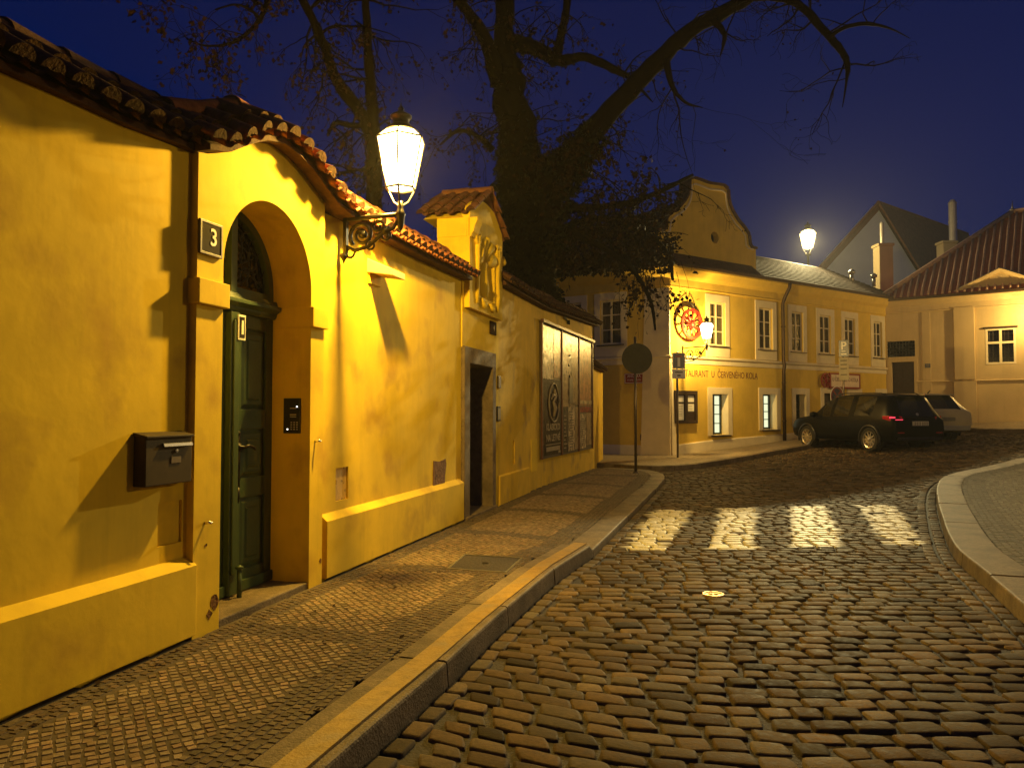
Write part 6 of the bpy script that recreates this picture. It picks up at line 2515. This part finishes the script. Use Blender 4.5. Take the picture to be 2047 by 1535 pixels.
cbox(CW2, -2.33, -2.27, -0.76, 0.76, 0.36, 0.50, mb)
mb.build("rear_bumper_trim", mat("pale_bumper", (0.30, 0.28, 0.21), 0.45, 0.05), ct2, bevel=0.015)
mb = MB()
cbox(CW2, -2.02, -1.84, -0.5, 0.5, 1.40, 1.435, mb)
mb.build("roof_spoiler", SILVER, ct2, bevel=0.01)
mb = MB()
mb.tube([CW2(-1.5, 0, 1.46), CW2(-1.62, 0, 1.55)], [0.02, 0.012], 8)
mb.build("roof_aerial", BLACK, ct2, smooth=True)


# ------------------------------------------------------------------ trees
def leaf_quads(mb, c, size, n_out=None):
    a = Vector((random.gauss(0, 1), random.gauss(0, 1), random.gauss(0, 1) - 0.9)).normalized()
    b = a.orthogonal().normalized()
    b = (b + a.cross(b) * random.uniform(-2, 2)).normalized()
    l, w = size * random.uniform(0.7, 1.3), size * random.uniform(0.28, 0.5)
    cu = a.cross(b) * (size * random.uniform(-0.15, 0.15))
    mb.face([c, c + a * l * 0.45 + b * w + cu, c + a * l, c + a * l * 0.45 - b * w + cu])


class Tree:
    def __init__(self, name, base, label, group=None):
        self.t = thing(name, base, label, "tree", group)
        self.wood, self.twig, self.leaf = MB(), MB(), MB()
        self.limbs = []

    def limb(self, px, y0, y1, gnarl=0.0, keep=True):
        """px: (u, v, half width in pixels); depth runs from y0 to y1 along it"""
        n = len(px)
        pts, rad = [], []
        for k, (u, v, r) in enumerate(px):
            y = y0 + (y1 - y0) * k / max(1, n - 1)
            pts.append(at_depth(u, v, y))
            rad.append(r * y / FPX)
        # rounder, knobbly course
        P, Rr = [], []
        for i in range(n - 1):
            p0, p1, p2, p3 = pts[max(i - 1, 0)], pts[i], pts[i + 1], pts[min(i + 2, n - 1)]
            for k in range(5):
                t = k / 5
                P.append(0.5 * ((2 * p1) + (p2 - p0) * t + (2 * p0 - 5 * p1 + 4 * p2 - p3) * t * t + (3 * p1 - p0 - 3 * p2 + p3) * t ** 3))
                r = rad[i] + (rad[i + 1] - rad[i]) * t
                Rr.append(r * random.uniform(0.93, 1.08))
                P[-1] = P[-1] + Vector((random.gauss(0, 1), random.gauss(0, 1), random.gauss(0, 1))) * r * 0.08
        P.append(pts[-1])
        Rr.append(rad[-1])
        self.wood.tube(P, Rr, 12 if max(Rr) > 0.06 else 7)
        if keep:
            self.limbs.append((P, Rr))

    def twigs(self, count, ln, depth=2, leaf_p=0.7, leaf_size=0.07, droop=0.35, lo=0.15, region=None, cluster=(2, 6)):
        tot = [sum((b - a).length for a, b in zip(P, P[1:])) for P, _ in self.limbs]
        made = 0
        tries = 0
        while made < count and tries < count * 20:
            tries += 1
            P, Rr = random.choices(self.limbs, tot)[0]
            k = random.randrange(int(len(P) * lo), len(P))
            if region and not region(P[k]):
                continue
            d = Vector((random.gauss(0, 1), random.gauss(0, 0.8), random.gauss(0.15, 0.8))).normalized()
            self.grow(P[k], d, ln * random.uniform(0.5, 1.4), min(Rr[k] * 0.4, 0.022), depth, leaf_p, leaf_size, droop, cluster)
            made += 1

    def grow(self, p, d, ln, r, depth, leaf_p, leaf_size, droop, cluster):
        n = 7
        pts, rad = [p], [r]
        for k in range(n):
            d = (d + Vector((random.gauss(0, 0.22), random.gauss(0, 0.22), random.gauss(-droop * 0.25, 0.2)))).normalized()
            p = p + d * (ln / n)
            pts.append(p)
            rad.append(max(0.003, r * (1 - 0.75 * (k + 1) / n)))
        self.twig.tube(pts, rad, 4, cap=False)
        if depth > 0:
            for _ in range(random.randint(2, 4)):
                k = random.randint(2, n)
                dd = (d + Vector((random.gauss(0, 0.8), random.gauss(0, 0.8), random.gauss(-droop * 0.4, 0.7)))).normalized()
                self.grow(pts[k], dd, ln * random.uniform(0.35, 0.6), rad[k] * 0.75, depth - 1, leaf_p, leaf_size, droop, cluster)
        if random.random() < leaf_p:
            for _ in range(random.randint(*cluster)):
                c = pts[random.randint(3, n)] + Vector((random.gauss(0, 0.04), random.gauss(0, 0.04), random.gauss(-0.02, 0.05)))
                leaf_quads(self.leaf, c, leaf_size)

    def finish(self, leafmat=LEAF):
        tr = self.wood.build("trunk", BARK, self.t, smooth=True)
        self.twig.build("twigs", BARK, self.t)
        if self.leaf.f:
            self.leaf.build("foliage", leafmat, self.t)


t1 = Tree("old_tree", at_depth(1050, 640, 15.8), "huge ivy-clad old tree with a forked trunk behind the niche gateway")
t1.limb([(1062, 900, 66), (1058, 640, 62), (1052, 500, 57), (1046, 380, 50), (1030, 250, 39), (1016, 150, 29), (1007, 60, 20), (1010, -60, 17)], 15.8, 15.6)
t1.limb([(1075, 470, 42), (1100, 380, 34), (1142, 320, 27), (1205, 240, 21), (1290, 150, 19), (1360, 78, 17), (1430, 32, 14), (1520, -12, 10), (1600, -45, 8)], 15.7, 13.2)
t1.limb([(1505, -8, 11), (1560, -6, 9), (1600, 12, 8), (1645, 60, 8), (1680, 100, 7), (1694, 130, 6), (1692, 165, 2.5), (1684, 215, 0.7)], 13.4, 12.6)
t1.limb([(1655, 75, 5), (1690, 55, 4), (1735, 48, 4), (1780, 58, 2), (1820, 78, 0.6)], 12.9, 12.4)
t1.limb([(1022, 85, 18), (1055, 92, 16), (1085, 105, 14), (1115, 122, 12), (1170, 114, 9), (1225, 138, 8), (1262, 160, 5), (1305, 205, 1)], 15.6, 14.4)
t1.limb([(1112, 116, 10), (1122, 70, 9), (1132, 20, 8), (1138, -40, 7)], 15.2, 15.0)
t1.limb([(1000, 170, 22), (980, 100, 15), (950, 45, 12), (905, -15, 10), (880, -60, 9)], 15.6, 14.6)
t1.limb([(1085, 440, 16), (1140, 418, 9), (1200, 414, 7), (1270, 402, 6), (1330, 378, 5), (1385, 350, 3)], 15.8, 16.6)
t1.limb([(1095, 450, 14), (1150, 470, 8), (1215, 500, 6), (1265, 540, 5), (1300, 600, 4), (1310, 660, 2)], 15.8, 15.6)
t1.limb([(1100, 480, 12), (1170, 440, 7), (1260, 450, 6), (1330, 500, 4), (1345, 560, 3)], 16.2, 17.6)
t1.limb([(1330, 120, 8), (1345, 175, 5), (1370, 205, 3), (1405, 216, 0.8)], 13.9, 13.5)
t1.limb([(985, 300, 8), (950, 270, 5), (915, 262, 4), (880, 290, 2)], 15.5, 14.6)
t1.limb([(1425, 40, 8), (1448, 70, 5), (1440, 112, 1.2)], 13.6, 13.3)
t1.twigs(70, 1.3, 2, 0.6, 0.08, 0.4, 0.2, lambda p: p.z > 6.0 and p.x < 2.6, (1, 4))
t1.twigs(34, 1.2, 2, 0.10, 0.05, 0.1, 0.3, lambda p: p.z > 6.2 and p.x >= 2.6, (1, 2))
t1.twigs(90, 0.9, 2, 0.9, 0.10, 0.5, 0.2, lambda p: 4.9 < p.z < 6.8 and 0.8 < p.x < 3.3, (2, 5))
# curtains of hanging seed clusters against the house corner
for _ in range(26):
    u, v = max(1248, random.gauss(1290, 30)), random.uniform(520, 560)
    p = at_depth(u, v, random.uniform(15.5, 17.2))
    t1.grow(p, Vector((random.gauss(0.1, 0.45), random.gauss(0, 0.4), -0.8)).normalized(), random.uniform(0.4, 1.05), 0.008, 1, 0.9, 0.10, 0.9, (1, 4))
for _ in range(1600):
    u = random.uniform(1105, 1345)
    top = 520 - 95 * math.exp(-((u - 1300) / 70.0) ** 2)
    v = random.triangular(top, 548, 515)
    leaf_quads(t1.leaf, at_depth(u, v, random.uniform(17.5, 20.5)), 0.15)
t1.finish()
# ivy up the trunk
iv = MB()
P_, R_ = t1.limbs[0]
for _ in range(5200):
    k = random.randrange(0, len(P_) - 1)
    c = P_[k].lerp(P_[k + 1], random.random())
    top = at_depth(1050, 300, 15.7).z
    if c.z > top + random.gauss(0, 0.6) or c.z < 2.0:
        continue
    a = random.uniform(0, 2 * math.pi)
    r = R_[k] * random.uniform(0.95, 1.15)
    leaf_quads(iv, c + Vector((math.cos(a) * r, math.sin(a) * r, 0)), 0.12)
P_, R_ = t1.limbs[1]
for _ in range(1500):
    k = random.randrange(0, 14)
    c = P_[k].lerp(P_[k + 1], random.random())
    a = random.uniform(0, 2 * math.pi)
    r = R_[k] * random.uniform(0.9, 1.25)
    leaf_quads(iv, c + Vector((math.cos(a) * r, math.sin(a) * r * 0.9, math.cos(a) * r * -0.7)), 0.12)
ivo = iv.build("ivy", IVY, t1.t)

t2 = Tree("garden_tree", at_depth(742, 470, 11.4), "smaller bare-limbed tree behind the bright lantern")
t2.limb([(748, 760, 20), (746, 520, 19), (748, 400, 17), (750, 300, 15), (742, 200, 12), (736, 100, 9), (731, 0, 8), (728, -60, 7)], 11.4, 11.2)
t2.limb([(750, 300, 13), (728, 240, 13), (694, 190, 13), (668, 150, 11), (652, 105, 10), (628, 45, 9), (602, -5, 8), (585, -60, 7)], 11.4, 10.6)
t2.limb([(745, 250, 7), (705, 252, 6), (672, 246, 5), (655, 270, 3)], 11.4, 10.9)
t2.limb([(560, -60, 7), (540, -8, 6), (520, 38, 5), (495, 66, 4), (460, 88, 3), (410, 92, 2.4), (372, 78, 1.6)], 10.4, 9.8)
t2.limb([(520, 38, 4), (500, 20, 3), (470, 10, 2.4), (430, 20, 1.6)], 10.2, 9.7)
t2.twigs(64, 1.0, 2, 0.6, 0.07, 0.45, 0.2, lambda p: p.z > 4.6, (2, 5))
t2.finish()

lv = MB()
for _ in range(150):
    if random.random() < 0.6:
        p = A.P(random.uniform(-1.5, 10.5), 0.05 + abs(random.gauss(0, 0.25)), 0.002)
    else:
        s_q = random.uniform(-1.0, 9.0)
        p = A.P(s_q, random.uniform(0.3, 1.4), 0.002)
    p.z += float(pav_drop(p.x, p.y)[0])
    a = random.uniform(0, 6.28)
    e1, e2 = Vector((math.cos(a), math.sin(a), random.uniform(-0.1, 0.25))), Vector((-math.sin(a), math.cos(a), random.uniform(-0.1, 0.25)))
    q = random.uniform(0.012, 0.028)
    lv.face([p, p + e1 * q + e2 * q * 0.5, p + e1 * q * 2, p + e1 * q - e2 * q * 0.5])
tag(lv.build("fallen_leaves", LEAF), "a few dry brown leaves scattered on the mosaic pavement", "leaves", kind="stuff")

# ------------------------------------------------------------------ air, sky, render settings
world = bpy.data.worlds.new("World")
scene.world = world
world.use_nodes = True
wn, wl = world.node_tree.nodes, world.node_tree.links
bg = wn["Background"]
tc = wn.new("ShaderNodeTexCoord")
sep = wn.new("ShaderNodeSeparateXYZ")
wl.new(tc.outputs["Generated"], sep.inputs[0])
rampn = wn.new("ShaderNodeValToRGB")
e = rampn.color_ramp.elements
e[0].position, e[0].color = 0.0, (0.0060, 0.0140, 0.064, 1)
e[1].position, e[1].color = 1.0, (0.0012, 0.0040, 0.026, 1)
for pos, c in ((0.14, (0.0018, 0.0100, 0.066)), (0.30, (0.0009, 0.0072, 0.060)), (0.55, (0.0009, 0.0054, 0.046))):
    el = rampn.color_ramp.elements.new(pos)
    el.color = (*c, 1)
wl.new(sep.outputs["Z"], rampn.inputs[0])
wl.new(rampn.outputs[0], bg.inputs["Color"])
bg.inputs["Strength"].default_value = 0.80

HAZE = True
if HAZE:
    mb = MB()
    FH_ = Frame((0, 0), (1, 0))
    mb.box(FH_, -22, 48, -72, 9, -1.4, 19)  # thin volume added to imitate lens bloom round the lamps
    hm = bpy.data.materials.new("bloom_haze")
    hm.use_nodes = True
    nt = hm.node_tree
    nt.nodes.clear()
    o_ = nt.nodes.new("ShaderNodeOutputMaterial")
    pv = nt.nodes.new("ShaderNodeVolumePrincipled")
    pv.inputs["Color"].default_value = (0.9, 0.9, 0.9, 1)
    pv.inputs["Density"].default_value = 0.0006
    pv.inputs["Anisotropy"].default_value = 0.5
    nt.links.new(pv.outputs[0], o_.inputs["Volume"])
    hz = mb.build("haze", hm)
    tag(hz, "thin haze added for a bloom round the lamps", "haze", kind="stuff")

scene.render.engine = "CYCLES"
cy = scene.cycles
cy.use_denoising = True
try:
    cy.denoiser = "OPENIMAGEDENOISE"
except Exception:
    pass
cy.use_adaptive_sampling = True
cy.adaptive_threshold = 0.015
cy.max_bounces = 7
cy.diffuse_bounces = 3
cy.glossy_bounces = 3
cy.transparent_max_bounces = 12
cy.volume_bounces = 0
cy.sample_clamp_indirect = 4.0
cy.caustics_reflective = False
cy.caustics_refractive = False
scene.view_settings.view_transform = "Standard"
scene.view_settings.look = "None"
scene.view_settings.exposure = 0.28
scene.view_settings.gamma = 1.0
